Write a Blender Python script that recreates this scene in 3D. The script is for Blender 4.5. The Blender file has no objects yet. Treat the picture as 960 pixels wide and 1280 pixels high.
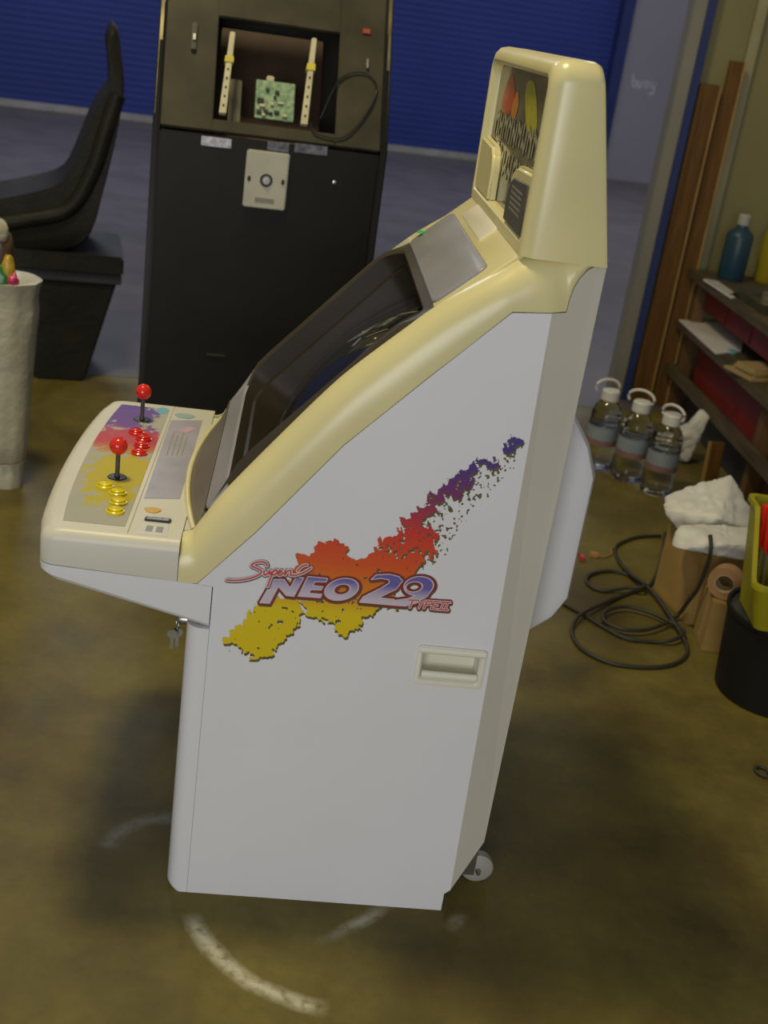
import bpy, bmesh, math, random
import numpy as np
from mathutils import Vector, Matrix, noise as mnoise

random.seed(7)
S = bpy.context.scene
COL = S.collection
R = math.radians

# ------------------------------------------------------------------ camera
F_PX, PITCH, ROLL, CAM_H = 1461.0, R(22.645), R(8.305), 1.65
_F = np.array([0, math.cos(PITCH), -math.sin(PITCH)])
_R = np.array([1.0, 0, 0]); _U = np.cross(_R, _F)
CR = math.cos(ROLL) * _R + math.sin(ROLL) * _U
CU = -math.sin(ROLL) * _R + math.cos(ROLL) * _U
CC = np.array([0, 0, CAM_H])
cam_d = bpy.data.cameras.new('camera')
cam = bpy.data.objects.new('camera', cam_d); COL.objects.link(cam)
cam.matrix_world = Matrix(((CR[0], CU[0], -_F[0], 0), (CR[1], CU[1], -_F[1], 0), (CR[2], CU[2], -_F[2], CAM_H), (0, 0, 0, 1)))
cam_d.sensor_fit = 'VERTICAL'; cam_d.sensor_height = 36.0; cam_d.sensor_width = 27.0
cam_d.lens = F_PX / 1280 * 36.0
cam_d.clip_end = 200
cam_d.dof.use_dof = True; cam_d.dof.focus_distance = 2.25; cam_d.dof.aperture_fstop = 4.5
S.camera = cam

# ------------------------------------------------------------------ world, lights, exposure
S.view_settings.view_transform = 'Standard'; S.view_settings.look = 'None'
S.view_settings.gamma = 1.0; S.view_settings.use_curve_mapping = False
S.view_settings.exposure = 0.0
W = bpy.data.worlds.new('world'); S.world = W; W.use_nodes = True
bg = W.node_tree.nodes['Background']
bg.inputs[0].default_value = (0.95, 0.96, 1.0, 1); bg.inputs[1].default_value = 0.18

def area(name, loc, size, power, col, aim=None, spread=180):
    d = bpy.data.lights.new(name, 'AREA'); d.shape = 'RECTANGLE'; d.size, d.size_y = size
    d.energy = power; d.color = col; d.spread = R(spread)
    o = bpy.data.objects.new(name, d); COL.objects.link(o); o.location = loc
    if aim:
        o.rotation_euler = (Vector(aim) - Vector(loc)).to_track_quat('-Z', 'Y').to_euler()
    return o
WARM = (1.0, 0.86, 0.48); COOL = (0.84, 0.88, 1.0)
area('hall_lamp_over_cabinet', (-1.2, 2.5, 5.0), (0.6, 0.6), 125, WARM)
area('fill_light_behind_camera', (-0.8, -4.2, 2.0), (3.2, 2.4), 176, (0.985, 0.985, 0.985), (0.1, 2.2, 1.2))  # added fill for the cabinet's near side
area('hall_lamp_deep_a', (-3.5, 11.0, 5.6), (1.5, 1.5), 150, COOL)
area('hall_lamp_deep_b', (2.5, 12.5, 5.6), (1.5, 1.5), 150, COOL)

# ------------------------------------------------------------------ pixel -> place helpers (960x1280 frame)
def ray(px): return _F + CR * ((px[0] - 480) / F_PX) - CU * ((px[1] - 640) / F_PX)
def on_z(px, z=0.0):
    d = ray(px); t = (z - CAM_H) / d[2]; return CC + t * d
def on_y(px, y):
    d = ray(px); return CC + d * (y / d[1])
YAW = R(6.0)
CO = np.array([-0.324, 1.845, 0.0])
CE = np.array([math.cos(YAW), math.sin(YAW), 0]); CN = np.array([-math.sin(YAW), math.cos(YAW), 0])
CW = 0.75
def side(px, v=0.0):                         # pixel -> (u, w) on the cabinet plane v
    d = ray(px); t = ((CO + CN * v - CC) @ CN) / (d @ CN); q = CC + t * d - CO
    return float(q @ CE), float(q[2])
def deck(px, w=0.767):                       # pixel -> (u, v) on the control panel height
    d = ray(px); t = (w - CAM_H) / d[2]; q = CC + t * d - CO
    return float(q @ CE), float(q @ CN)

# ------------------------------------------------------------------ materials
MATS = {}
def mat(name, col, rough=0.5, var=0.08, scale=6.0, bump=0.0, bscale=60.0, metal=0.0, spec=0.5, coat=0.0, col2=None, trans=0.0, ior=1.45, alpha=1.0, stretch=None):
    if name in MATS: return MATS[name]
    m = bpy.data.materials.new(name); m.use_nodes = True
    nt = m.node_tree; N = nt.nodes; Lk = nt.links
    b = N['Principled BSDF']
    b.inputs['Roughness'].default_value = rough; b.inputs['Metallic'].default_value = metal
    b.inputs['Specular IOR Level'].default_value = spec; b.inputs['Coat Weight'].default_value = coat
    b.inputs['Transmission Weight'].default_value = trans; b.inputs['IOR'].default_value = ior
    b.inputs['Alpha'].default_value = alpha
    tc = N.new('ShaderNodeTexCoord'); vec = tc.outputs['Object']
    if stretch:
        mp = N.new('ShaderNodeMapping'); mp.inputs['Scale'].default_value = stretch
        Lk.new(vec, mp.inputs['Vector']); vec = mp.outputs['Vector']
    nz = N.new('ShaderNodeTexNoise'); nz.inputs['Scale'].default_value = scale; nz.inputs['Detail'].default_value = 5
    Lk.new(vec, nz.inputs['Vector'])
    rp = N.new('ShaderNodeValToRGB')
    c2 = col2 if col2 else tuple(c * (1 - var) for c in col)
    c1 = col if col2 else tuple(min(1, c * (1 + var * .6)) for c in col)
    rp.color_ramp.elements[0].position = 0.35; rp.color_ramp.elements[1].position = 0.65
    rp.color_ramp.elements[0].color = (*c2, 1); rp.color_ramp.elements[1].color = (*c1, 1)
    Lk.new(nz.outputs['Fac'], rp.inputs['Fac']); Lk.new(rp.outputs['Color'], b.inputs['Base Color'])
    if bump > 0:
        n2 = N.new('ShaderNodeTexNoise'); n2.inputs['Scale'].default_value = bscale; n2.inputs['Detail'].default_value = 4
        Lk.new(vec, n2.inputs['Vector'])
        bp = N.new('ShaderNodeBump'); bp.inputs['Strength'].default_value = bump; bp.inputs['Distance'].default_value = 0.01
        Lk.new(n2.outputs['Fac'], bp.inputs['Height']); Lk.new(bp.outputs['Normal'], b.inputs['Normal'])
    MATS[name] = m
    return m

def srgb(r, g, b):
    f = lambda c: (c / 255 / 12.92) if c / 255 <= 0.04045 else ((c / 255 + 0.055) / 1.055) ** 2.4
    return (f(r), f(g), f(b))

M_WHITE = mat('white_panel_paint', (0.66, 0.66, 0.66), 0.38, 0.03, 2.0)
M_BEIGE = mat('aged_beige_plastic', (0.555, 0.53, 0.435), 0.4, 0.04, 3.0)
M_HAND = mat('pale_handle_plastic', (0.70, 0.68, 0.55), 0.4, 0.03)
M_CREAM = mat('aged_cream_plastic', (0.63, 0.565, 0.28), 0.28, 0.06, 4.0)
M_BEZEL = mat('grey_bezel_plastic', (0.25, 0.245, 0.26), 0.36, 0.08, 8.0)
M_BEZDK = mat('shaded_bezel_plastic', (0.026, 0.021, 0.013), 0.42, 0.1, 8.0, spec=0.18)  # bezel plastic darkened to paint in the shade of the screen well
M_GLASS = mat('tube_glass', (0.016, 0.016, 0.018), 0.05, 0.05, 3.0, spec=0.9)
M_RED = mat('red_plastic', (0.62, 0.025, 0.012), 0.14, 0.05, 20)
M_YEL = mat('yellow_plastic', (0.66, 0.52, 0.01), 0.22, 0.05, 20)
M_BLK = mat('black_plastic', (0.02, 0.02, 0.02), 0.45, 0.1, 20)
M_STEEL = mat('dull_steel', (0.42, 0.41, 0.39), 0.3, 0.15, 30, metal=0.9)

# ------------------------------------------------------------------ mesh helpers
def link(name, me, m=None, parent=None, smooth=None):
    o = bpy.data.objects.new(name, me); COL.objects.link(o)
    if m: me.materials.append(m)
    if smooth is not None:
        for p in me.polygons: p.use_smooth = True
        me.set_sharp_from_angle(angle=R(smooth))
    if parent: o.parent = parent
    return o
def pyd(name, verts, faces, m=None, parent=None, smooth=None, recalc=True):
    me = bpy.data.meshes.new(name); me.from_pydata([tuple(map(float, v)) for v in verts], [], faces)
    if recalc:
        bm = bmesh.new(); bm.from_mesh(me); bmesh.ops.recalc_face_normals(bm, faces=bm.faces); bm.to_mesh(me); bm.free()
    me.update()
    return link(name, me, m, parent, smooth)
def loft(name, rings, m, parent=None, caps=(True, True), closed=True, smooth=35):
    n = len(rings[0]); V = [p for r in rings for p in r]; Fc = []
    for i in range(len(rings) - 1):
        for j in range(n if closed else n - 1):
            k = (j + 1) % n
            Fc.append((i * n + j, i * n + k, (i + 1) * n + k, (i + 1) * n + j))
    if caps[0]: Fc.append(tuple(range(n))[::-1])
    if caps[1]: Fc.append(tuple(range((len(rings) - 1) * n, len(rings) * n)))
    return pyd(name, V, Fc, m, parent, smooth)
def bevel_obj(o, w, seg=2, ang=30):
    bm = bmesh.new(); bm.from_mesh(o.data)
    ed = [e for e in bm.edges if len(e.link_faces) == 2 and e.calc_face_angle(0) > R(ang)]
    bmesh.ops.bevel(bm, geom=ed, offset=w, segments=seg, affect='EDGES', clamp_overlap=True)
    bm.to_mesh(o.data); bm.free()
    for p in o.data.polygons: p.use_smooth = True
    o.data.set_sharp_from_angle(angle=R(40))
    return o
def box(name, a, b, m, parent=None, bev=0.004, rot=None):
    x0, y0, z0 = a; x1, y1, z1 = b
    V = [(x0, y0, z0), (x1, y0, z0), (x1, y1, z0), (x0, y1, z0), (x0, y0, z1), (x1, y0, z1), (x1, y1, z1), (x0, y1, z1)]
    o = pyd(name, V, [(0, 3, 2, 1), (4, 5, 6, 7), (0, 1, 5, 4), (1, 2, 6, 5), (2, 3, 7, 6), (3, 0, 4, 7)], m, parent)
    if bev: bevel_obj(o, bev)
    return o
def prism(name, poly, fa, fb, m, parent=None, bev=0.0, seg=2, smooth=None):
    """poly: 2D list; fa / fb map a 2D point to the two end positions"""
    V = [fa(p) for p in poly] + [fb(p) for p in poly]; n = len(poly)
    Fc = [tuple(range(n))[::-1], tuple(range(n, 2 * n))] + [(i, (i + 1) % n, n + (i + 1) % n, n + i) for i in range(n)]
    o = pyd(name, V, Fc, m, parent, smooth)
    if bev: bevel_obj(o, bev, seg)
    return o
def lathe(name, prof, c, m, parent=None, seg=24, axis='Z', smooth=40, caps=(True, True)):
    rings = []
    for r, h in prof:
        ring = []
        for i in range(seg):
            a = 2 * math.pi * i / seg; x, y = r * math.cos(a), r * math.sin(a)
            p = (x, y, h) if axis == 'Z' else ((h, x, y) if axis == 'X' else (x, h, y))
            ring.append((c[0] + p[0], c[1] + p[1], c[2] + p[2]))
        rings.append(ring)
    return loft(name, rings, m, parent, caps, True, smooth)
def catmull(P, k=8, closed=False):
    P = [np.array(p, float) for p in P]; out = []; n = len(P)
    for i in range(n if closed else n - 1):
        if closed: p0, p1, p2, p3 = P[i - 1], P[i], P[(i + 1) % n], P[(i + 2) % n]
        else: p0, p1, p2, p3 = P[max(i - 1, 0)], P[i], P[i + 1], P[min(i + 2, n - 1)]
        for j in range(k):
            t = j / k
            out.append(0.5 * (2 * p1 + (p2 - p0) * t + (2 * p0 - 5 * p1 + 4 * p2 - p3) * t * t + (3 * p1 - p0 - 3 * p2 + p3) * t ** 3))
    if not closed: out.append(P[-1])
    return out
def tube(name, path, r, m, parent=None, seg=8, closed=False):
    P = [Vector(p) for p in path]; rings = []; n = len(P)
    up = Vector((0, 0, 1))
    for i, p in enumerate(P):
        t = (P[(i + 1) % n] - P[i - 1]) if closed else (P[min(i + 1, n - 1)] - P[max(i - 1, 0)])
        t.normalize()
        a = t.cross(up)
        if a.length < 0.15: a = t.cross(Vector((1, 0, 0)))
        a.normalize(); b = t.cross(a)
        rr = r[i] if isinstance(r, (list, tuple)) else r
        rings.append([tuple(p + (a * math.cos(2 * math.pi * k / seg) + b * math.sin(2 * math.pi * k / seg)) * rr) for k in range(seg)])
    if closed: rings.append(rings[0])
    return loft(name, rings, m, parent, (not closed, not closed), True, 60)
def rrect(x0, x1, y0, y1, r, k=6):
    out = []
    for cx, cy, a0 in ((x1 - r, y0 + r, -90), (x1 - r, y1 - r, 0), (x0 + r, y1 - r, 90), (x0 + r, y0 + r, 180)):
        for i in range(k + 1):
            a = R(a0 + 90 * i / k); out.append((cx + r * math.cos(a), cy + r * math.sin(a)))
    return out
def empty(name, loc, rz=0.0):
    o = bpy.data.objects.new(name, None); COL.objects.link(o); o.location = tuple(map(float, loc)); o.rotation_euler = (0, 0, rz)
    o.empty_display_size = 0.1
    return o
def tag(o, label=None, cat=None, group=None, kind=None):
    if label: o['label'] = label
    if cat: o['category'] = cat
    if group: o['group'] = group
    if kind: o['kind'] = kind
    return o
def struct(o): o['kind'] = 'structure'; return o
def copy_tree(o, parent=None):
    c = o.copy(); COL.objects.link(c); c.parent = parent
    for ch in [x for x in bpy.data.objects if x.parent == o]: copy_tree(ch, c)
    return c

# ================================================================== THE HALL
def floor_mat(name, ca, cb, cc, rough, marks=()):
    m = bpy.data.materials.new(name); m.use_nodes = True; nt = m.node_tree; N = nt.nodes; Lk = nt.links
    b = N['Principled BSDF']; tc = N.new('ShaderNodeTexCoord'); vec = tc.outputs['Object']
    def noise(s, d=6, r=0.55):
        n = N.new('ShaderNodeTexNoise'); n.inputs['Scale'].default_value = s; n.inputs['Detail'].default_value = d; n.inputs['Roughness'].default_value = r
        Lk.new(vec, n.inputs['Vector']); return n.outputs['Fac']
    def mth(op, a, c=None, cl=False):
        n = N.new('ShaderNodeMath'); n.operation = op; n.use_clamp = cl
        for i, x in enumerate((a, c)):
            if x is None: continue
            if isinstance(x, (int, float)): n.inputs[i].default_value = x
            else: Lk.new(x, n.inputs[i])
        return n.outputs[0]
    def ramp(f, p0, p1, c0, c1):
        n = N.new('ShaderNodeValToRGB'); e = n.color_ramp.elements
        e[0].position, e[1].position = p0, p1; e[0].color = (*c0, 1); e[1].color = (*c1, 1); Lk.new(f, n.inputs['Fac']); return n.outputs['Color']
    def mix(f, a, c):
        n = N.new('ShaderNodeMix'); n.data_type = 'RGBA'
        Lk.new(f, n.inputs['Factor'])
        for s, x in (('A', a), ('B', c)):
            i = [k for k in n.inputs if k.name == s and k.type == 'RGBA'][0]
            if isinstance(x, tuple): i.default_value = (*x, 1)
            else: Lk.new(x, i)
        return [k for k in n.outputs if k.type == 'RGBA'][0]
    base = ramp(noise(2.2, 9, 0.62), 0.32, 0.68, ca, cb)
    stain = mth('MULTIPLY', mth('SUBTRACT', noise(1.6, 6), 0.5, False), 5.0, True)
    col = mix(stain, base, cc)
    grit = ramp(noise(45, 3), 0.3, 0.75, (0.8, 0.8, 0.8), (1.1, 1.1, 1.1))
    mm = N.new('ShaderNodeMix'); mm.data_type = 'RGBA'; mm.blend_type = 'MULTIPLY'; mm.inputs['Factor'].default_value = 0.5
    ii = [k for k in mm.inputs if k.type == 'RGBA']; Lk.new(col, ii[0]); Lk.new(grit, ii[1]); col = [k for k in mm.outputs if k.type == 'RGBA'][0]
    sx = N.new('ShaderNodeSeparateXYZ'); Lk.new(vec, sx.inputs[0])
    wob = mth('MULTIPLY', mth('SUBTRACT', noise(14, 5), 0.5), 0.05)
    speck = mth('MULTIPLY', mth('SUBTRACT', noise(50, 4), 0.22), 3.2, True)
    for (cx, cy, r, w, a0, a1, amt, mc) in marks:      # worn white arc marks on the concrete
        dx = mth('SUBTRACT', sx.outputs[0], cx); dy = mth('SUBTRACT', sx.outputs[1], cy)
        rr = mth('POWER', mth('ADD', mth('MULTIPLY', dx, dx), mth('MULTIPLY', dy, dy)), 0.5)
        dd = mth('ABSOLUTE', mth('ADD', mth('SUBTRACT', rr, r), mth('MULTIPLY', wob, 0.35)))
        rad = mth('SUBTRACT', 1.15, mth('DIVIDE', dd, w), True)
        ang = mth('ARCTAN2', dy, dx)
        mid, half = (a0 + a1) / 2, (a1 - a0) / 2
        an = mth('MULTIPLY', mth('SUBTRACT', half, mth('ABSOLUTE', mth('SUBTRACT', ang, mid))), 7.0, True)
        f = mth('MULTIPLY', mth('MULTIPLY', mth('MULTIPLY', rad, an, True), speck), amt, True)
        col = mix(f, col, mc)
    Lk.new(col, b.inputs['Base Color']); b.inputs['Specular IOR Level'].default_value = 0.28
    rg = N.new('ShaderNodeMapRange'); rg.inputs['To Min'].default_value = rough - 0.1; rg.inputs['To Max'].default_value = rough + 0.12
    Lk.new(noise(3.0, 5), rg.inputs['Value']); Lk.new(rg.outputs[0], b.inputs['Roughness'])
    bp = N.new('ShaderNodeBump'); bp.inputs['Strength'].default_value = 0.12; bp.inputs['Distance'].default_value = 0.006
    Lk.new(noise(28, 6), bp.inputs['Height']); Lk.new(bp.outputs[0], b.inputs['Normal'])
    return m
def arc3(p1, p2, p3):
    (ax, ay), (bx, by), (cx, cy) = p1, p2, p3
    d = 2 * (ax * (by - cy) + bx * (cy - ay) + cx * (ay - by))
    ux = ((ax * ax + ay * ay) * (by - cy) + (bx * bx + by * by) * (cy - ay) + (cx * cx + cy * cy) * (ay - by)) / d
    uy = ((ax * ax + ay * ay) * (cx - bx) + (bx * bx + by * by) * (ax - cx) + (cx * cx + cy * cy) * (bx - ax)) / d
    r = math.hypot(ax - ux, ay - uy); an = [math.atan2(p[1] - uy, p[0] - ux) for p in (p1, p2, p3)]
    an = [a if abs(a - an[1]) < math.pi else a + math.copysign(2 * math.pi, an[1] - a) for a in an]
    return ux, uy, r, min(an), max(an)
marks = []
for a, b, c, w, amt, mc in (((238, 1140), (300, 1218), (412, 1262), 0.021, 1.0, (0.50, 0.47, 0.34)),
                            ((392, 1180), (440, 1158), (500, 1120), 0.017, 0.8, (0.45, 0.42, 0.30)),
                            ((560, 1166), (571, 1152), (580, 1138), 0.018, 0.9, (0.48, 0.45, 0.32)),
                            ((132, 1062), (150, 1040), (225, 1024), 0.022, 0.35, (0.36, 0.36, 0.34))):
    P = [on_z(p)[:2] for p in (a, b, c)]; x, y, r, a0, a1 = arc3(*P)
    marks.append((x, y, r, w, a0, a1, amt, mc))
M_FLOOR = floor_mat('worn_olive_concrete', (0.070, 0.052, 0.012), (0.185, 0.148, 0.030), (0.062, 0.044, 0.012), 0.5, marks)
M_FLOORB = floor_mat('grey_concrete', (0.100, 0.090, 0.094), (0.132, 0.120, 0.126), (0.092, 0.083, 0.087), 0.42)

# the slab joint runs obliquely, parallel with the shutter wall
JA = on_z((100, 468)); WD = np.array([math.cos(R(15.6)), math.sin(R(15.6)), 0]); WN = np.array([-WD[1], WD[0], 0])
def slab(name, pts, m, top=0.0):
    return struct(prism(name, pts, lambda p: (p[0], p[1], top - 0.12), lambda p: (p[0], p[1], top), m))
jl, jr = JA - WD * 9, JA + WD * 11
slab('floor', [(jl[0], -6), (12, -6), (jr[0], jr[1]), (jl[0], jl[1])], M_FLOOR)
WA = on_z((0, 135))                                  # foot of the shutter wall at the left picture edge
g = 0.006
fl = [jl + WN * g, jr + WN * g, jr + WN * 14, jl + WN * 14]
slab('floor_back', [(p[0], p[1]) for p in fl], M_FLOORB)

# far wall with the blue roller shutter
def wall_box(name, s0, s1, z0, z1, d0, d1, m, bev=0.0):
    P = [WA + WD * s0 + WN * d0, WA + WD * s1 + WN * d0, WA + WD * s1 + WN * d1, WA + WD * s0 + WN * d1]
    o = prism(name, [(p[0], p[1]) for p in P], lambda p: (p[0], p[1], z0), lambda p: (p[0], p[1], z1), m)
    if bev: bevel_obj(o, bev)
    return o
M_LAV = mat('grey_lavender_wall_paint', (0.245, 0.230, 0.265), 0.6, 0.06, 0.8)
M_BLUE = mat('blue_shutter_paint', (0.024, 0.040, 0.195), 0.55, 0.12, 0.5, spec=0.3)
M_BLUED = mat('blue_trim_paint', (0.022, 0.034, 0.125), 0.55, 0.1, 3, spec=0.3)
M_PALE = mat('pale_sill_concrete', (0.30, 0.285, 0.27), 0.6, 0.15, 4)
SH = 8.12
wall = struct(wall_box('wall_back', SH, 14, 0, 5.0, 0.0, 0.25, M_LAV))
struct(wall_box('trim_1', SH - 0.16, SH, 0, 5.0, -0.05, 0.2, M_BLUED))
door = struct(empty('door_1', WA + WN * 0.12, R(15.6)))
# roller curtain: a ribbed sheet of slats (slats are under the size that reads from here)
prof = []; z = 0.11
while z < 4.9:
    for dz, dy in ((0.0, 0.0), (0.008, -0.002), (0.036, -0.004), (0.064, -0.002), (0.072, 0.0)): prof.append((z + dz, dy))
    z += 0.08
V = []; Fc = []
for zz, dy in prof: V += [(-5, dy, zz), (SH - 0.16, dy, zz)]
for i in range(len(prof) - 1): Fc.append((2 * i, 2 * i + 1, 2 * i + 3, 2 * i + 2))
sh = pyd('shutter_curtain', V, Fc, M_BLUE, door, 30); tag(sh, kind='stuff')
box('bottom_bar', (-5, -0.04, 0.015), (SH - 0.16, 0.03, 0.11), M_PALE, door, 0.01)
# faint scribble on the far wall
def strokes3(name, strokes, f, r, m, parent=None):
    V = []; Fc = []
    for st in strokes:
        P = catmull(st, 5) if len(st) > 2 else [np.array(p, float) for p in st]
        for i in range(len(P)):
            t = P[min(i + 1, len(P) - 1)] - P[max(i - 1, 0)]; t = t / (np.linalg.norm(t) + 1e-9); nn = np.array([-t[1], t[0]]) * r
            V += [f(P[i] + nn), f(P[i] - nn)]
            if i: k = len(V); Fc.append((k - 4, k - 3, k - 1, k - 2))
    return pyd(name, V, Fc, m, parent)
M_CHALK = mat('pale_marker', (0.55, 0.5, 0.55), 0.7)
def wl(p): q = WA + WD * (8.30 + p[0]) - WN * 0.004; return (q[0], q[1], 1.26 + p[1])
strokes3('scribble', [[(0, .16), (.02, .02), (.06, .0), (.07, .07), (.02, .08)], [(.1, .09), (.1, .01), (.14, .0), (.15, .09), (.15, .0)], [(.19, .08), (.21, .01), (.25, .02), (.25, .08), (.19, .08)], [(.3, .1), (.3, .03), (.35, .03), (.36, .1), (.34, -.06), (.28, -.05)]], wl, 0.008, M_CHALK, wall)

# partition on the right: grey post, blue corner strip, olive board wall
M_POST = mat('grey_khaki_paint', (0.20, 0.19, 0.15), 0.6, 0.08, 2)
M_OLIVE = mat('olive_wall_board', (0.190, 0.165, 0.060), 0.55, 0.12, 1.5)
M_PALEO = mat('pale_olive_batten', (0.30, 0.27, 0.13), 0.55, 0.12, 3)
struct(box('trim_2', (1.080, 5.95, 0), (1.143, 6.12, 4.6), M_POST, None, 0.006))
struct(box('trim_3', (1.143, 5.94, 0), (1.180, 6.12, 4.6), M_BLUED, None, 0.004))
struct(box('wall_right', (1.182, 6.02, 0), (3.4, 6.14, 4.6), M_OLIVE, None, 0))
struct(box('trim_4', (1.375, 5.985, 0), (1.425, 6.02, 4.6), M_PALEO, None, 0.004))

# ================================================================== THE WHITE ARCADE CABINET
cab = empty('arcade_cabinet', CO, YAW)
tag(cab, 'white and cream arcade cabinet with paint-splash logo on its side', 'arcade cabinet')

def poly_panel(name, outer, hole, v0, v1, m, parent, flip=False, vfun=None):
    """flat plate in the u-w plane between v0 and v1, with an optional hole"""
    bm = bmesh.new(); loops = []
    for lp in ([outer] + ([hole] if hole else [])):
        vs = [bm.verts.new((p[0], v0, p[1])) for p in lp]
        for i in range(len(vs)): bm.edges.new((vs[i], vs[(i + 1) % len(vs)]))
        loops.append(vs)
    bmesh.ops.triangle_fill(bm, use_beauty=True, use_dissolve=False, edges=bm.edges[:])
    ext = bmesh.ops.extrude_face_region(bm, geom=bm.faces[:])
    for v in [x for x in ext['geom'] if isinstance(x, bmesh.types.BMVert)]: v.co.y = v1
    bmesh.ops.recalc_face_normals(bm, faces=bm.faces)
    me = bpy.data.meshes.new(name); bm.to_mesh(me); bm.free()
    return link(name, me, m, parent)

SIDE = [(0.043, 0.0), (0.56, 0.0), (0.56, 0.043), (0.571, 0.053), (0.552, 1.247), (0.487, 1.240), (0.365, 1.112), (0.242, 0.980), (0.109, 0.802), (0.069, 0.755), (0.014, 0.690), (0.043, 0.688)]
HOLE = rrect(0.436, 0.542, 0.542, 0.600, 0.006, 3)
PILLAR = [(0.571, 0.053), (0.628, 0.155), (0.635, 1.3335), (0.6188, 1.3295), (0.603, 1.3205), (0.5912, 1.307), (0.5832, 1.289), (0.5797, 1.2695), (0.578, 1.249), (0.552, 1.247)]; NP = len(PILLAR)
def pillar_v(u, w):
    uL = 0.571 - 0.019 * (w - 0.053) / 1.19
    return 0.034 * max(0, min(1, (u - uL) / (0.633 - uL))) ** 1.0
for far in (0, 1):
    fv = (lambda v: CW - v) if far else (lambda v: v)
    poly_panel('side_panel', SIDE, HOLE, fv(0.0), fv(0.018), M_WHITE, cab)
    pyd('rear_pillar', [(u, fv(pillar_v(u, w)), w) for u, w in PILLAR] + [(u, fv(pillar_v(u, w) + 0.02), w) for u, w in PILLAR],
        [tuple(range(NP)), tuple(range(NP, 2 * NP))] + [(i, (i + 1) % NP, NP + (i + 1) % NP, NP + i) for i in range(NP)], M_BEIGE, cab)
    # rounded front corner strip, with a rounded foot
    ring = []
    for w, ins in ((0.0, 0.012), (0.004, 0.005), (0.014, 0.0), (0.602, 0.0)):
        pl = [(0.0425, 0.018), (0.0425, 0.0), (0.03, 0.0)] + [(0.03 - 0.03 * math.sin(R(a)) + ins * math.sin(R(a)), 0.03 - 0.03 * math.cos(R(a))) for a in range(15, 91, 15)] + [(ins, 0.05), (0.018, 0.05), (0.018, 0.018)]
        ring.append([(u, fv(v), w) for u, v in pl])
    loft('front_corner_strip', ring, M_WHITE, cab, (True, True), True, 40)
    # carrying handle cup
    h = empty('handle', (0, 0, 0)); h.parent = cab
    fr = []
    for (i0, v) in ((0.0, -0.0005), (0.0, -0.004), (0.002, -0.005), (0.007, -0.005), (0.010, -0.002)):
        fr.append([(u, fv(v), w) for u, w in rrect(0.425 + i0, 0.553 - i0, 0.530 + i0, 0.612 - i0, 0.007, 4)])
    fr.append([(u, fv(0.035), w) for u, w in rrect(0.439, 0.539, 0.549, 0.597, 0.005, 4)])
    loft('handle_frame', fr, M_HAND, h, (False, True), True, 30)
    lipv = []
    for i in range(9):
        a = R(180 * i / 8); lipv.append((0.553 + 0.008 * math.cos(a), -0.006 * math.sin(a) - 0.004))
    loft('handle_lip', [[(u, fv(v), w) for w, v in lipv] for u in (0.437, 0.541)], M_HAND, h)
    lipv = [(0.604 + 0.007 * math.cos(R(180 * i / 8)), -0.005 * math.sin(R(180 * i / 8)) - 0.004) for i in range(9)]
    loft('handle_lip', [[(u, fv(v), w) for w, v in lipv] for u in (0.428, 0.551)], M_HAND, h)

box('front_panel', (0.004, 0.052, 0.01), (0.020, CW - 0.052, 0.60), M_WHITE, cab, 0.002)
box('coin_door', (-0.004, 0.22, 0.10), (0.004, 0.53, 0.46), M_STEEL, cab, 0.003)
box('base_board', (0.022, 0.02, 0.012), (0.56, CW - 0.02, 0.03), M_BLK, cab, 0.002)
prism('rear_panel', [(0.56, 0.034), (0.628, 0.155), (0.634, 1.33), (0.615, 1.33), (0.608, 0.17), (0.555, 0.05)], lambda p: (p[0], 0.036, p[1]), lambda p: (p[0], CW - 0.036, p[1]), M_BEIGE, cab)
# tube neck cover bulging from the back
bu = [(0.628, 1.085), (0.700, 0.985), (0.724, 0.925), (0.724, 0.665), (0.700, 0.620), (0.628, 0.560)]
rg = []
for v, k in ((0.125, 0.80), (0.132, 0.93), (0.145, 1.0), (0.605, 1.0), (0.618, 0.93), (0.625, 0.80)):
    rg.append([(0.628 + (u - 0.628) * k, v, 0.82 + (w - 0.82) * (0.5 + 0.5 * k)) for u, w in bu])
loft('rear_tube_cover', rg, M_WHITE, cab, (True, True), True, 30)
# transport castors under the cut-away rear corner
for v in (0.105, CW - 0.105):
    cst = empty('castor', (0, 0, 0)); cst.parent = cab
    lathe('wheel', [(0.0, -0.014), (0.026, -0.014), (0.034, -0.009), (0.034, 0.009), (0.026, 0.014), (0.0, 0.014)], (0.642, v, 0.034), mat('grey_rubber', (0.34, 0.33, 0.29), 0.5), cst, 20, 'Y', 40, (False, False))
    tube('axle', [(0.642, v - 0.026, 0.034), (0.642, v + 0.026, 0.034)], 0.005, M_STEEL, cst)
    for dv in (-0.021, 0.019):
        box('fork', (0.604, v + dv, 0.025), (0.634, v + dv + 0.002, 0.13), M_STEEL, cst, 0.0008)

# lock with hanging keys on the front
lk = empty('lock', (0, 0, 0)); lk.parent = cab
lathe('lock_barrel', [(0.0, -0.020), (0.009, -0.020), (0.011, -0.016), (0.011, 0.006)], (0.0, 0.085, 0.572), M_STEEL, lk, 16, 'X')
tube('key_ring', [(-0.021 - 0.003 * math.cos(a), 0.085 + 0.013 * math.cos(a), 0.560 + 0.013 * math.sin(a)) for a in np.linspace(0, 2 * math.pi, 20)[:-1]], 0.0014, M_STEEL, lk, 6, True)
for dv, rz in ((0.004, 0.2), (-0.005, -0.2)):
    lathe('key_head', [(0, -0.0012), (0.010, -0.0012), (0.010, 0.0012), (0, 0.0012)], (-0.024 + dv, 0.085 + dv, 0.540), M_STEEL, lk, 14, 'Y', 40, (False, False))
    box('key_blade', (-0.0272 + dv, 0.0838 + dv, 0.508), (-0.0208 + dv, 0.0862 + dv, 0.532), M_STEEL, lk, 0.0006)

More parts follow.
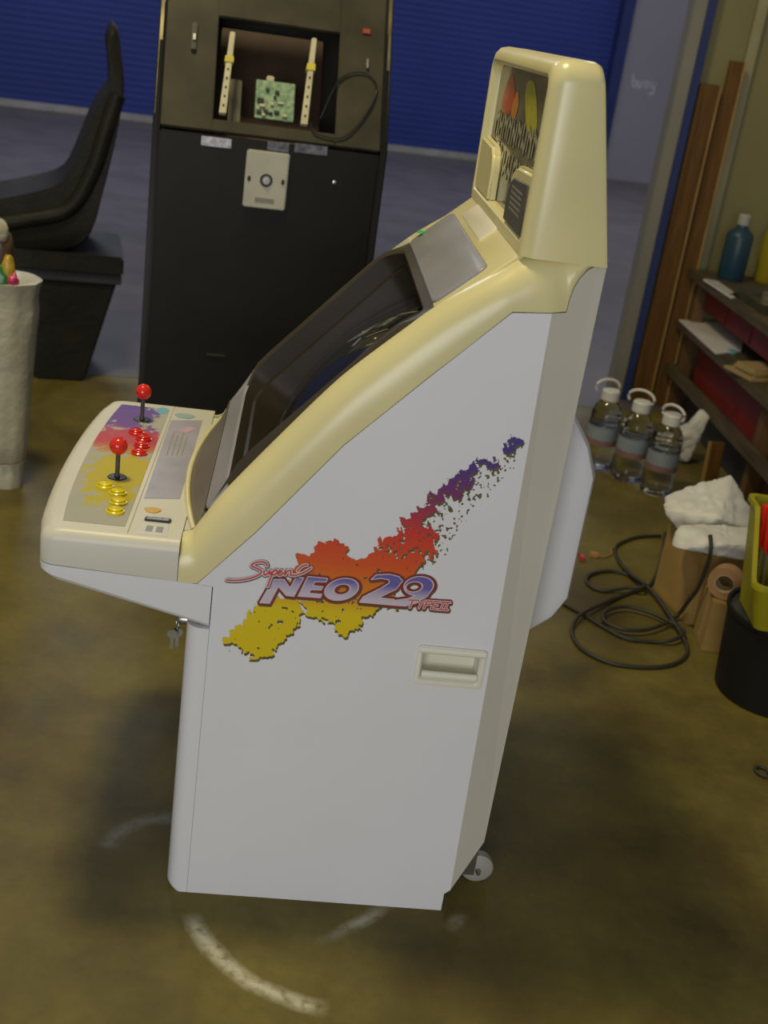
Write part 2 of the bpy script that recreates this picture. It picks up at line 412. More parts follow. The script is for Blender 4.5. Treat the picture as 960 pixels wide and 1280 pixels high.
# ---- control panel: white tray, beige cover with bowed front
def front_u(v): return -0.289 + 0.024 * abs((v - 0.375) / 0.375) ** 2.2
def plan(inset, rear=0.0412, rc=0.028):
    """outline of the control panel in plan, counter-clockwise, front corners rounded"""
    pts = [(rear, inset), ]
    y0, y1 = inset, CW - inset
    fu = front_u(0) + inset
    for i in range(7):
        a = R(90 * i / 6); pts.append((fu + rc - rc * math.sin(a), y0 + rc - rc * math.cos(a)))
    for i in range(1, 16):
        v = y0 + rc + (y1 - y0 - 2 * rc) * i / 16
        pts.append((front_u(v) + inset, v))
    for i in range(7):
        a = R(90 * i / 6); pts.append((fu + rc - rc * math.cos(a), y1 - rc + rc * math.sin(a)))
    pts.append((rear, y1))
    return pts
def under(u): return 0.602 + (0.676 - 0.602) * max(0, min(1, (0.0 - u) / 0.258))
def seamw(u): return 0.690 + 0.012 * max(0, min(1, (0.0 - u) / 0.26))
tr = []
for ins, fn in ((0.022, lambda u: under(u)), (0.008, lambda u: under(u) + 0.002), (0.001, lambda u: under(u) + 0.010), (0.0, lambda u: under(u) + 0.020), (0.0, lambda u: seamw(u) - 0.0008)):
    tr.append([(u, v, fn(u)) for u, v in plan(ins)])
loft('control_tray', tr, M_WHITE, cab, (True, True), True, 30)
cv = []
for ins, w in ((0.0, None), (0.0, 0.748), (0.003, 0.757), (0.009, 0.764), (0.017, 0.767)):
    cv.append([(u, v, seamw(u) + 0.0008 if w is None else w) for u, v in plan(ins, -0.0215)])
loft('control_cover', cv, M_BEIGE, cab, (True, True), True, 40)
# rear deck between cover and screen surround
box('rear_deck', (-0.0205, 0.06, 0.70), (0.02, CW - 0.06, 0.7655), M_BEIGE, cab, 0.001)

# ---- cream rails sweeping up either side of the screen
LU = [((-0.0205, 0.690), (-0.0205, 0.7665)), ((0.0, 0.6905), (-0.004, 0.772)), ((0.014, 0.692), (0.004, 0.785)), ((0.040, 0.722), (0.022, 0.816)), ((0.069, 0.757), (0.041, 0.846)), ((0.109, 0.804), (0.078, 0.897)),
      ((0.180, 0.899), (0.149, 0.990)), ((0.242, 0.982), (0.200, 1.055)), ((0.275, 1.017), (0.241, 1.102)), ((0.365, 1.114), (0.315, 1.175)), ((0.425, 1.176), (0.377, 1.233)), ((0.487, 1.242), (0.444, 1.283)),
      ((0.508, 1.244), (0.478, 1.308)), ((0.530, 1.246), (0.506, 1.328)), ((0.577, 1.251), (0.558, 1.340)), ((0.5785, 1.270), (0.570, 1.341)), ((0.582, 1.290), (0.579, 1.3415)), ((0.590, 1.308), (0.589, 1.342)), ((0.602, 1.322), (0.602, 1.343)), ((0.618, 1.331), (0.618, 1.343)), ((0.634, 1.335), (0.633, 1.343))]
LL = []
for (a, _), (b, _) in zip(LU[:-1], LU[1:]):
    for k in range(4): LL.append(np.array(a) + (np.array(b) - np.array(a)) * k / 4)
LL.append(np.array(LU[-1][0])); UU = catmull([b for a, b in LU], 4)
RV = 0.052                                               # how far the rail rolls inwards
for far in (0, 1):
    fv = (lambda v: CW - v) if far else (lambda v: v)
    rings = []
    for a, b in zip(LL, UU):
        d = b - a; off = pillar_v(a[0], a[1]) if a[1] > 1.24 else 0.0
        ring = [(a[0], fv(0.016 + off), a[1])]
        for i in range(0, 10):
            t = R(90 * i / 9)
            q = a + d * (math.sin(t) ** 0.92)
            ring.append((q[0], fv(off * (1 - i / 9) + 0.0005 + RV * (1 - math.cos(t)) ** 1.15), q[1]))
        nn = np.array([b[0] - a[0], b[1] - a[1]]); q = b - nn * 0.35
        ring.append((q[0], fv(RV + 0.002), q[1])); ring.append((q[0], fv(0.040), q[1]))
        rings.append(ring)
    loft('side_rail', rings, M_CREAM, cab, (True, True), True, 50)

# ---- screen surround
TT = np.array([0.663, 0.749]); NN = np.array([-0.749, 0.663]); PA = np.array([0.013, 0.813])
def scr(s, v, d): q = PA + TT * s + NN * d; return (q[0], v, q[1])
bz = empty('screen_surround', (0, 0, 0)); bz.parent = cab
def sm(a, b, x): t = max(0.0, min(1.0, (x - a) / (b - a))); return t * t * (3 - 2 * t)
def lift(s): return 0.023 * sm(0.03, 0.12, s) * (1 - sm(0.46, 0.54, s))
BV0, BV1 = 0.0545, CW - 0.0545
# straight runs need extra points so that the raised sides follow the lift curve
def dens(loop_fn):
    out = []
    P = loop_fn
    for a, b in zip(P, P[1:] + P[:1]):
        out.append(a); L_ = math.hypot(b[0] - a[0], b[1] - a[1])
        if L_ > 0.08:
            for k in range(1, 12): out.append((a[0] + (b[0] - a[0]) * k / 12, a[1] + (b[1] - a[1]) * k / 12))
    return out
loops = []
for (ins, s0, s1, r, d) in ((0.0, -0.002, 0.545, 0.02, -0.05), (0.0, -0.002, 0.545, 0.02, -0.004), (0.003, 0.002, 0.542, 0.02, 0.0), (0.018, 0.048, 0.520, 0.050, 0.0), (0.022, 0.052, 0.516, 0.050, -0.005)):
    loops.append([scr(s, v, d + (lift(s) if d > -0.04 else 0)) for v, s in dens(rrect(BV0 + ins, BV1 - ins, s0, s1, r, 7))])
rim = loft('surround_rim', loops, M_BEZEL, bz, (False, False), True, 35)
rim.data.materials.append(mat('shaded_rim_plastic', (0.050, 0.040, 0.024), 0.45, 0.1, 8, spec=0.2))
for p in rim.data.polygons:                              # the long sides are grey plastic too, with their shade painted in
    q = np.array([p.center[0], p.center[2]]) - PA; ss = float(q @ TT)
    if 0.058 < ss < 0.512 or ss > 0.508: p.material_index = 1
loops = []
for (ins, s0, s1, r, d) in ((0.022, 0.052, 0.516, 0.050, -0.005), (0.026, 0.056, 0.512, 0.050, -0.022), (0.034, 0.062, 0.508, 0.055, -0.026), (0.046, 0.072, 0.500, 0.06, -0.100)):
    loops.append([scr(s, v, d + (lift(s) if d > -0.01 else 0)) for v, s in dens(rrect(BV0 + ins, BV1 - ins, s0, s1, r, 7))])
loft('surround_well', loops, M_BEZDK, bz, (False, False), True, 35)
# bowed apron from the deck up to the lower rim
rows = []
for i in range(33):
    v = 0.0545 + 0.641 * i / 32; k = (v - 0.375) / 0.3205
    fu = -0.036 + 0.035 * k * k
    e0 = scr(-0.002, v, -0.001)
    rows.append([(fu, v, 0.760), (fu + 0.001, v, 0.768), (fu + 0.010, v, 0.782), (e0[0] - 0.010 + 0.006 * k * k, v, e0[2] - 0.012), (e0[0], v, e0[2]), (0.03, v, 0.78), (0.03, v, 0.760)])
loft('surround_apron', rows, mat('shaded_apron_plastic', (0.135, 0.115, 0.085), 0.42, 0.1, 8), bz, (True, True), True, 40)  # same bezel plastic, browned darker for the shade on its front face
# cream lip around its foot
tube('foot_lip', [(-0.040 + 0.035 * ((0.062 + 0.626 * i / 40 - 0.375) / 0.303) ** 2, 0.062 + 0.626 * i / 40, 0.7665) for i in range(41)], 0.006, M_CREAM, cab)
# picture tube
V = []; Fc = []; n = 16
for j in range(n + 1):
    for i in range(n + 1):
        a, b = i / n * 2 - 1, j / n * 2 - 1
        V.append(scr(0.288 + 0.222 * b, 0.375 + 0.285 * a, -0.014 - 0.050 * a * a - 0.046 * b * b))
for j in range(n):
    for i in range(n): k = j * (n + 1) + i; Fc.append((k, k + 1, k + n + 2, k + n + 1))
pyd('picture_tube', V, Fc, M_GLASS, cab, 60)
# upper grey plate, cream shelf and pale panel under the marquee
def slope_plate(name, u0, w0, u1, w1, v0, v1, th, m, r=0.012, parent=cab):
    d = np.array([u1 - u0, w1 - w0]); ln = np.linalg.norm(d); d = d / ln; nn = np.array([-d[1], d[0]])
    def P(a, dd, v): q = np.array([u0, w0]) + d * a + nn * dd; return (q[0], v, q[1])
    rr = [[P(a, dd, v) for v, a in rrect(v0 + i, v1 - i, i, ln - i, r, 5)] for dd, i in ((-0.012, 0.0), (th - 0.003, 0.0), (th, 0.003))]
    return loft(name, rr, m, parent, (True, True), True, 40)
slope_plate('marquee_shelf', 0.366, 1.216, 0.505, 1.340, 0.050, CW - 0.050, 0.0, M_CREAM, 0.004)
slope_plate('upper_grey_plate', 0.366, 1.2195, 0.450, 1.2935, 0.092, CW - 0.092, 0.004, M_BEZEL, 0.018)
slope_plate('pale_panel', 0.458, 1.299, 0.492, 1.3285, 0.30, CW - 0.16, 0.002, mat('pale_plastic', (0.60, 0.56, 0.42), 0.4, 0.04), 0.004)
lathe('power_light', [(0, 0.0), (0.010, 0.0), (0.009, 0.004), (0, 0.005)], (0.386, 0.640, 1.246), mat('green_lens', (0.05, 0.45, 0.10), 0.25), cab, 14)

# ---- marquee box
def urear(w): return 0.634 - 0.066 * (w - 1.335) / 0.295
mq = empty('marquee_box', (0, 0, 0)); mq.parent = cab
rings = []
W0, W1 = 1.327, 1.633
MV = 0.017
def mring(ins, r, fu):
    L_ = rrect(MV + ins, CW - MV - ins, W0, W1 - ins, r, 7); out = []
    for v, w in L_:
        if w < W0 + r + 1e-6:                                # square lower corners, seated in the rails
            v = MV + ins if v < MV + ins + r - 1e-6 else (CW - MV - ins if v > CW - MV - ins - r + 1e-6 else v)
        out.append((fu(w), v, w))
    return out
rings.append(mring(0.012, 0.028, lambda w: urear(w)))
rings.append(mring(0.004, 0.034, lambda w: urear(w) - 0.003))
rings.append(mring(0.0, 0.036, lambda w: urear(w) - 0.012))
rings.append(mring(0.0, 0.036, lambda w: 0.515))
rings.append(mring(0.004, 0.036, lambda w: 0.500))
rings.append(mring(0.014, 0.032, lambda w: 0.491))
rings.append(mring(0.026, 0.026, lambda w: 0.488))
def oring(v0, v1, w0, w1, r, u): return [(u, v, w) for v, w in rrect(v0, v1, w0, w1, r, 7)]
rings.append(oring(0.050, CW - 0.050, 1.345, 1.606, 0.024, 0.4885))
rings.append(oring(0.055, CW - 0.055, 1.349, 1.601, 0.024, 0.494))
rings.append(oring(0.058, CW - 0.058, 1.352, 1.597, 0.022, 0.514))
loft('marquee_shell', rings, M_BEIGE if False else M_CREAM, mq, (True, False), True, 40)
M_ART = None
def marquee_mat():
    m = bpy.data.materials.new('marquee_print'); m.use_nodes = True; nt = m.node_tree; N = nt.nodes; Lk = nt.links
    b = N['Principled BSDF']; b.inputs['Roughness'].default_value = 0.12
    tc = N.new('ShaderNodeTexCoord'); nz = N.new('ShaderNodeTexNoise'); nz.inputs['Scale'].default_value = 9; nz.inputs['Detail'].default_value = 3
    Lk.new(tc.outputs['Object'], nz.inputs['Vector'])
    rp = N.new('ShaderNodeValToRGB'); e = rp.color_ramp.elements
    e[0].position = 0.35; e[0].color = (0.10, 0.09, 0.055, 1); e[1].position = 0.7; e[1].color = (0.20, 0.18, 0.11, 1)
    Lk.new(nz.outputs['Fac'], rp.inputs['Fac']); Lk.new(rp.outputs['Color'], b.inputs['Base Color'])
    return m
box('marquee_panel', (0.508, 0.055, 1.348), (0.515, CW - 0.055, 1.599), marquee_mat(), mq, 0)
# printed shapes on the marquee: figures above and below two rows of lettering too blurred to read
def patch(name, pts, m, u):
    P = catmull(pts, 4, True); return pyd(name, [(u, p[0], p[1]) for p in P], [tuple(range(len(P)))], m, mq)
pm = lambda nme, c: mat(nme, c, 0.25, 0.15, 30)
M_MR, M_MO, M_MY, M_MV = pm('print_red', (0.42, 0.06, 0.02)), pm('print_orange', (0.50, 0.18, 0.02)), pm('print_yellow', (0.40, 0.36, 0.02)), pm('print_violet', (0.085, 0.06, 0.10))
patch('print', [(.62, 1.53), (.56, 1.585), (.49, 1.57), (.47, 1.54), (.50, 1.515), (.57, 1.51)], M_MR, 0.5074)
patch('print', [(.48, 1.52), (.45, 1.56), (.41, 1.54), (.43, 1.51)], M_MO, 0.5072)
patch('print', [(.36, 1.575), (.29, 1.585), (.22, 1.55), (.18, 1.505), (.25, 1.495), (.32, 1.53)], M_MY, 0.5074)
patch('print', [(.68, 1.47), (.655, 1.49), (.62, 1.44), (.60, 1.41), (.65, 1.40), (.67, 1.42)], M_MV, 0.5074)
patch('print', [(.585, 1.445), (.54, 1.44), (.53, 1.40), (.545, 1.36), (.575, 1.365), (.58, 1.40)], M_MR, 0.5074)
M_LET, M_LETD = pm('print_pale_letters', (0.36, 0.33, 0.24)), pm('print_dark_letters', (0.065, 0.058, 0.03))
rnd = random.Random(3)
def letter_row(v0, v1, w0, w1, n):
    bars = []
    for i in range(n):
        v = v0 + (v1 - v0) * (i + 0.5) / n
        for k in range(3):
            dv = (k - 1) * abs(v1 - v0) / n * 0.30
            bars.append([(v + dv, w0 + rnd.uniform(0, .01)), (v + dv - 0.004, w1 - rnd.uniform(0, .012))] if k != 1 else [(v + 0.02, w0 + (w1 - w0) * rnd.choice((.1, .5, .9))), (v - 0.02, w0 + (w1 - w0) * rnd.choice((.1, .5, .9)))])
    f = lambda u: (lambda p: (u, p[0], p[1]))
    strokes3('print_letters', bars, f(0.5069), 0.0085, M_LETD, mq); strokes3('print_letters', bars, f(0.5065), 0.0052, M_LET, mq)
letter_row(0.66, 0.14, 1.462, 1.515, 9); letter_row(0.66, 0.12, 1.402, 1.455, 9)
M_GRILL = mat('charcoal_grille', (0.075, 0.068, 0.055), 0.5, 0.1, 20)
M_HOLE = mat('grille_hole_rims', (0.36, 0.34, 0.28), 0.5)
for far in (0, 1):
    fv = (lambda v: CW - v) if far else (lambda v: v)
    pod = [(0.052, 1.346), (0.262, 1.346), (0.257, 1.412), (0.244, 1.436), (0.215, 1.450), (0.052, 1.456)]
    o = prism('speaker_pod', pod, lambda p: (0.512, fv(p[0]), p[1]), lambda p: (0.4900, fv(p[0]), p[1]), M_CREAM, mq, 0.006, 3)
    if far: continue
    gr = [(0.062, 1.352), (0.250, 1.352), (0.246, 1.398), (0.232, 1.420), (0.205, 1.430), (0.062, 1.436)]
    gp = prism('speaker_grille', gr, lambda p: (0.4915, fv(p[0]), p[1]), lambda p: (0.4870, fv(p[0]), p[1]), M_GRILL, mq, 0.002, 1)
    Vh = []; Fh = []
    for a in range(9):
        for b in range(5):
            v, w = 0.100 + a * 0.0125, 1.380 + b * 0.009
            k = len(Vh); Vh += [(0.4866, fv(v - .003), w - .0022), (0.4866, fv(v + .003), w - .0022), (0.4866, fv(v + .003), w + .0022), (0.4866, fv(v - .003), w + .0022)]; Fh.append((k, k + 1, k + 2, k + 3))
    hh = pyd('grille_holes', Vh, Fh, M_HOLE, gp); hh['kind'] = 'stuff'

# ---- control overlay, sticks, buttons, card
def overlay_mat():
    m = bpy.data.materials.new('control_overlay_print'); m.use_nodes = True; nt = m.node_tree; N = nt.nodes; Lk = nt.links
    b = N['Principled BSDF']; b.inputs['Roughness'].default_value = 0.55; b.inputs['Specular IOR Level'].default_value = 0.2
    tc = N.new('ShaderNodeTexCoord'); sx = N.new('ShaderNodeSeparateXYZ'); Lk.new(tc.outputs['Object'], sx.inputs[0])
    def mth(op, a, c=None, cl=False):
        n = N.new('ShaderNodeMath'); n.operation = op; n.use_clamp = cl
        for i, x in enumerate((a, c)):
            if x is None: continue
            if isinstance(x, (int, float)): n.inputs[i].default_value = x
            else: Lk.new(x, n.inputs[i])
        return n.outputs[0]
    def noise(s):
        n = N.new('ShaderNodeTexNoise'); n.inputs['Scale'].default_value = s; n.inputs['Detail'].default_value = 5; n.inputs['Roughness'].default_value = 0.7
        Lk.new(tc.outputs['Object'], n.inputs['Vector']); return n.outputs['Fac']
    nz = noise(38)
    vv = mth('ADD', sx.outputs[1], mth('MULTIPLY', mth('SUBTRACT', nz, 0.5), 0.07))
    rp = N.new('ShaderNodeValToRGB'); rp.color_ramp.interpolation = 'LINEAR'; e = rp.color_ramp.elements
    stops = [(0.0, (0.42, 0.36, 0.02)), (0.37, (0.44, 0.35, 0.02)), (0.42, (0.46, 0.18, 0.04)), (0.46, (0.44, 0.06, 0.07)), (0.53, (0.42, 0.06, 0.09)), (0.57, (0.15, 0.07, 0.26)), (0.75, (0.10, 0.065, 0.28))]
    e[0].position, e[0].color = stops[0][0], (*stops[0][1], 1); e[1].position, e[1].color = stops[-1][0], (*stops[-1][1], 1)
    for p, c in stops[1:-1]: q = e.new(p); q.color = (*c, 1)
    Lk.new(vv, rp.inputs['Fac'])
    # three blots: yellow, red, purple, each with a ragged edge
    tot = None
    for cu, cvv, ru, rv in ((-0.172, 0.275, 0.062, 0.150), (-0.178, 0.475, 0.085, 0.085), (-0.205, 0.640, 0.058, 0.105)):
        a = mth('DIVIDE', mth('SUBTRACT', sx.outputs[0], cu), ru); c = mth('DIVIDE', mth('SUBTRACT', sx.outputs[1], cvv), rv)
        d = mth('SUBTRACT', 1.0, mth('POWER', mth('ADD', mth('MULTIPLY', a, a), mth('MULTIPLY', c, c)), 0.5))
        tot = d if tot is None else mth('MAXIMUM', tot, d)
    f = mth('MULTIPLY', mth('ADD', tot, mth('MULTIPLY', mth('SUBTRACT', nz, 0.50), 2.4)), 14.0, True)
    mx = N.new('ShaderNodeMix'); mx.data_type = 'RGBA'; Lk.new(f, mx.inputs['Factor'])
    ii = [k for k in mx.inputs if k.type == 'RGBA']; ii[0].default_value = (0.355, 0.345, 0.285, 1); Lk.new(rp.outputs['Color'], ii[1])
    Lk.new([k for k in mx.outputs if k.type == 'RGBA'][0], b.inputs['Base Color'])
    return m
TOPW = 0.767
ov = [(-0.123, 0.045)] + [(front_u(v) + 0.040, v) for v in np.linspace(0.045, 0.705, 14)] + [(-0.123, 0.705)]
prism('control_overlay', ov, lambda p: (p[0], p[1], TOPW - 0.002), lambda p: (p[0], p[1], TOPW + 0.0012), overlay_mat(), cab)
box('cover_groove', (-0.1155, 0.02, TOPW - 0.002), (-0.1135, CW - 0.02, TOPW + 0.0004), mat('groove_shadow_line', (0.35, 0.32, 0.24), 0.6), cab, 0)
cw_ = [(-0.108, 0.180), (-0.043, 0.195), (-0.044, 0.655), (-0.111, 0.632)]
prism('instruction_card', cw_, lambda p: (p[0], p[1], TOPW - 0.001), lambda p: (p[0], p[1], TOPW + 0.0014), mat('lavender_card', (0.33, 0.31, 0.37), 0.28, 0.12, 14), cab)
rnd = random.Random(5)
lines = [[(-0.095 + 0.010 * k, 0.56 - 0.02 * (k % 2)), (-0.094 + 0.010 * k, 0.40 + 0.02 * rnd.random())] for k in range(4)]
strokes3('card_print', lines, lambda p: (p[0], p[1], TOPW + 0.0018), 0.0012, mat('print_olive', (0.28, 0.25, 0.16), 0.5), cab)
strokes3('card_print', [[(-0.060, 0.60), (-0.078, 0.56)]], lambda p: (p[0], p[1], TOPW + 0.0018), 0.010, mat('print_pink', (0.46, 0.30, 0.36), 0.4), cab)
for nme, u, v, su, sv, m in (('teal_sticker', -0.137, 0.690, 0.013, 0.024, mat('teal_print', (0.12, 0.33, 0.42), 0.4)), ('teal_sticker', -0.085, 0.672, 0.022, 0.016, mat('teal_print_pale', (0.24, 0.34, 0.34), 0.4)),
                             ('orange_sticker', -0.085, 0.128, 0.015, 0.012, mat('orange_print', (0.55, 0.33, 0.02), 0.4))):
    P = [(u + su * math.cos(a) * (1 + .15 * math.sin(3 * a)), v + sv * math.sin(a)) for a in np.linspace(0, 2 * math.pi, 14)[:-1]]
    prism(nme, P, lambda p: (p[0], p[1], TOPW - 0.001), lambda p: (p[0], p[1], TOPW + 0.0016), m, cab)
sl = empty('start_slot', (0, 0, 0)); sl.parent = cab
box('slot_frame', (-0.094, 0.078, TOPW - 0.001), (-0.046, 0.096, TOPW + 0.003), M_BLK, sl, 0.002)
box('slot_chrome', (-0.090, 0.083, TOPW + 0.001), (-0.050, 0.090, TOPW + 0.005), M_STEEL, sl, 0.0015)
prism('slot_label', [(-0.097, 0.020), (-0.046, 0.022), (-0.048, 0.072), (-0.094, 0.070)], lambda p: (p[0], p[1], TOPW - 0.001), lambda p: (p[0], p[1], TOPW + 0.0009), mat('label_white', (0.56, 0.55, 0.50), 0.4), sl)
for k in (0, 1): box('label_print', (-0.086 + 0.018 * k, 0.034, TOPW), (-0.074 + 0.018 * k, 0.058, TOPW + 0.0013), mat('print_grey', (0.26, 0.26, 0.25), 0.5), sl, 0)
def joystick(u, v):
    j = empty('joystick', (0, 0, 0)); j.parent = cab
    lathe('dust_washer', [(0, 0.001), (0.019, 0.001), (0.017, 0.003), (0, 0.0035)], (u, v, TOPW), M_BLK, j, 20)
    lathe('shaft', [(0.006, 0.002), (0.0045, 0.010), (0.0045, 0.055)], (u, v, TOPW), M_STEEL if False else mat('dark_shaft', (0.09, 0.085, 0.07), 0.3, metal=0.6), j, 12)
    lathe('ball_top', [(0.0, -0.0175)] + [(0.0175 * math.sin(R(a)), -0.0175 * math.cos(R(a))) for a in range(12, 180, 12)] + [(0.0, 0.0175)], (u, v, TOPW + 0.066), M_RED, j, 24, 'Z', 80, (False, False))
joystick(-0.173, 0.615); joystick(-0.172, 0.268)
def button(u, v, m):
    b = empty('push_button', (0, 0, 0)); b.parent = cab
    lathe('button_rim', [(0.0170, 0.0), (0.0170, 0.004), (0.0145, 0.0055), (0.0130, 0.004)], (u, v, TOPW + 0.001), m, b, 20, 'Z', 40, (False, False))
    lathe('plunger', [(0.0125, 0.0), (0.0125, 0.008), (0.0105, 0.0095), (0.0, 0.010)], (u, v, TOPW + 0.001), m, b, 20, 'Z', 40, (False, False))
for u, v in ((-0.186, 0.215), (-0.158, 0.188), (-0.150, 0.145), (-0.149, 0.102)): button(u, v, M_YEL)
for u, v in ((-0.172, 0.525), (-0.152, 0.492), (-0.150, 0.450), (-0.149, 0.407)): button(u, v, M_RED)

# ---- splash logo printed on the near side: 2-D distance fields contoured into thin print layers
def sd_poly(X, Y, P):
    P = np.array(P, float); d = np.full(X.shape, 1e9); ins = np.zeros(X.shape, bool)
    for i in range(len(P)):
        a, b = P[i], P[(i + 1) % len(P)]; ex, ey = b - a
        t = np.clip(((X - a[0]) * ex + (Y - a[1]) * ey) / (ex * ex + ey * ey + 1e-12), 0, 1)
        d = np.minimum(d, (X - a[0] - t * ex) ** 2 + (Y - a[1] - t * ey) ** 2)
        if ey != 0:
            c = ((a[1] > Y) != (b[1] > Y)) & (X < ex * (Y - a[1]) / ey + a[0]); ins ^= c
    return np.where(ins, np.sqrt(d), -np.sqrt(d))          # positive inside
def sd_line(X, Y, P, r):
    d = np.full(X.shape, 1e9)
    for a, b in zip(P[:-1], P[1:]):
        ex, ey = b[0] - a[0], b[1] - a[1]; t = np.clip(((X - a[0]) * ex + (Y - a[1]) * ey) / (ex * ex + ey * ey + 1e-12), 0, 1)
        d = np.minimum(d, (X - a[0] - t * ex) ** 2 + (Y - a[1] - t * ey) ** 2)
    return r - np.sqrt(d)
def contour(name, fld, x0, y0, st, v, m, parent):
    H, Wd = fld.shape; V = []; idx = {}; Fc = []
    def vert(key, x, y):
        if key not in idx:
            u, w = side((x0 + x * st, y0 + y * st)); idx[key] = len(V); V.append((u, v, w))
        return idx[key]
    pos = fld > 0
    any_ = pos[:-1, :-1] | pos[1:, :-1] | pos[:-1, 1:] | pos[1:, 1:]
    for j, i in zip(*np.nonzero(any_)):
        cs = ((i, j), (i + 1, j), (i + 1, j + 1), (i, j + 1)); poly = []
        for k in range(4):
            a, b = cs[k], cs[(k + 1) % 4]; fa, fb = fld[a[1], a[0]], fld[b[1], b[0]]
            if fa > 0: poly.append(vert(('c',) + a, a[0], a[1]))
            if (fa > 0) != (fb > 0):
                t = fa / (fa - fb); lo, hi = sorted((a, b))
                poly.append(vert(('e', lo, hi), a[0] + (b[0] - a[0]) * t, a[1] + (b[1] - a[1]) * t))
        if len(poly) > 2: Fc.append(tuple(poly))
    return pyd(name, V, Fc, m, parent, recalc=False)
def grid(x0, x1, y0, y1, st):
    return np.meshgrid(np.arange(x0, x1, st), np.arange(y0, y1, st))
def vnoise(X, Y, s, seed):
    rs = np.random.RandomState(seed); G = rs.rand(64, 64) * 2 - 1
    a, b = X / s, Y / s; i, j = np.floor(a).astype(int), np.floor(b).astype(int); fx, fy = a - i, b - j
    fx, fy = fx * fx * (3 - 2 * fx), fy * fy * (3 - 2 * fy); g = lambda p, q: G[q % 64, p % 64]
    return (g(i, j) * (1 - fx) + g(i + 1, j) * fx) * (1 - fy) + (g(i, j + 1) * (1 - fx) + g(i + 1, j + 1) * fx) * fy
def A6(P): return [(270 + x / 6, 680 + y / 6) for x, y in P]
def B6(P): return [(420 + x / 6, 680 + y / 6) for x, y in P]
def C4(P): return [(440 + x / 4, 520 + y / 4) for x, y in P]
logo = empty('side_logo', (0, 0, 0)); logo.parent = cab
x0, y0, st = 272, 530, 0.8
X, Y = grid(x0, 664, y0, 832, st)
blobs = [A6([(45, 725), (105, 690), (120, 640), (200, 600), (215, 555), (265, 520), (290, 470), (330, 430), (600, 380), (640, 430), (630, 560), (600, 625), (540, 685), (470, 725), (440, 785), (400, 830), (350, 850), (300, 850), (240, 815), (180, 775), (100, 745)]),
         [(376, 750), (383, 765), (395, 773), (408, 775), (415, 779), (420, 790), (427, 797), (438, 792), (446, 786), (453, 780), (458, 772), (466, 764), (470, 750), (420, 742)],
         [(368, 708), (377, 691), (388, 694), (398, 678), (412, 676), (419, 671), (428, 680), (434, 690), (442, 697), (452, 700), (462, 692), (470, 690), (486, 720), (500, 760), (380, 745), (362, 725)],
         C4([(0, 735), (90, 695), (110, 660), (165, 605), (205, 620), (230, 550), (260, 505), (310, 470), (340, 450), (370, 440), (385, 405), (410, 380), (455, 345), (485, 315), (530, 280), (570, 270), (620, 220), (642, 235), (640, 265), (605, 300), (590, 350), (560, 400), (540, 430), (490, 400), (445, 412), (432, 480), (380, 500), (355, 545), (440, 560), (420, 640), (405, 720), (370, 705), (340, 760), (300, 800), (100, 830), (0, 820)]),
         C4([(660, 215), (720, 205), (736, 240), (712, 270), (655, 262)]),
         C4([(738, 175), (780, 120), (815, 97), (850, 92), (840, 125), (795, 175), (755, 200)])]
fld = np.full(X.shape, -99.0)
for P in blobs: fld = np.maximum(fld, sd_poly(X, Y, P))
rag = 2.6 * vnoise(X, Y, 8.0, 1) + 4.2 * vnoise(X, Y, 4.2, 2) + 2.6 * vnoise(X, Y, 2.2, 3)
# loose flecks thrown off the lower right of the streak and holes inside it
streak = sd_poly(X, Y, C4([(330, 800), (330, 520), (430, 400), (600, 260), (740, 190), (850, 90), (860, 110), (800, 260), (700, 370), (600, 460), (500, 630), (430, 740)]))
fleck = np.minimum(streak * 0.25, 1.0) + 2.6 * vnoise(X, Y, 3.0, 5) + 1.2 * vnoise(X, Y, 1.9, 6) - 2.35
holes = np.clip((X - 440) / 40, 0, 1) * np.clip((705 - Y) / 20, 0, 1)
hn = 2.2 * vnoise(X, Y, 5.0, 8) + 1.5 * vnoise(X, Y, 2.5, 9)
fld = np.minimum(fld, 4.6)
fld = fld + rag - holes * np.clip(hn - 0.3, 0, 9) * 3.6
both = np.maximum(fld, fleck)
def splash_mat():
    m = bpy.data.materials.new('splash_print'); m.use_nodes = True; nt = m.node_tree; N = nt.nodes; Lk = nt.links
    b = N['Principled BSDF']; b.inputs['Roughness'].default_value = 0.4
    tc = N.new('ShaderNodeTexCoord'); sx = N.new('ShaderNodeSeparateXYZ'); Lk.new(tc.outputs['Object'], sx.inputs[0])
    mr = N.new('ShaderNodeMapRange'); mr.inputs['From Min'].default_value = side((330, 790))[1]; mr.inputs['From Max'].default_value = side((640, 550))[1]
    Lk.new(sx.outputs[2], mr.inputs['Value'])
    rp = N.new('ShaderNodeValToRGB'); e = rp.color_ramp.elements
    pos = lambda p: (side(p)[1] - side((330, 790))[1]) / (side((640, 550))[1] - side((330, 790))[1])
    stops = [(pos((380, 762)), (0.62, 0.47, 0.005)), (pos((380, 738)), (0.60, 0.20, 0.012)), (pos((420, 705)), (0.58, 0.085, 0.012)), (pos((500, 668)), (0.55, 0.035, 0.02)), (pos((520, 640)), (0.32, 0.03, 0.06)), (pos((550, 620)), (0.17, 0.025, 0.11)), (pos((590, 590)), (0.075, 0.03, 0.18)), (pos((640, 555)), (0.06, 0.04, 0.20))]
    e[0].position, e[0].color = stops[0][0], (*stops[0][1], 1); e[1].position, e[1].color = min(1, stops[-1][0]), (*stops[-1][1], 1)
    for p, c in stops[1:-1]: q = e.new(p); q.color = (*c, 1)
    Lk.new(mr.outputs[0], rp.inputs['Fac']); Lk.new(rp.outputs['Color'], b.inputs['Base Color'])
    return m
M_OLV = mat('olive_shadow_print', (0.105, 0.088, 0.030), 0.45, 0.2, 40)
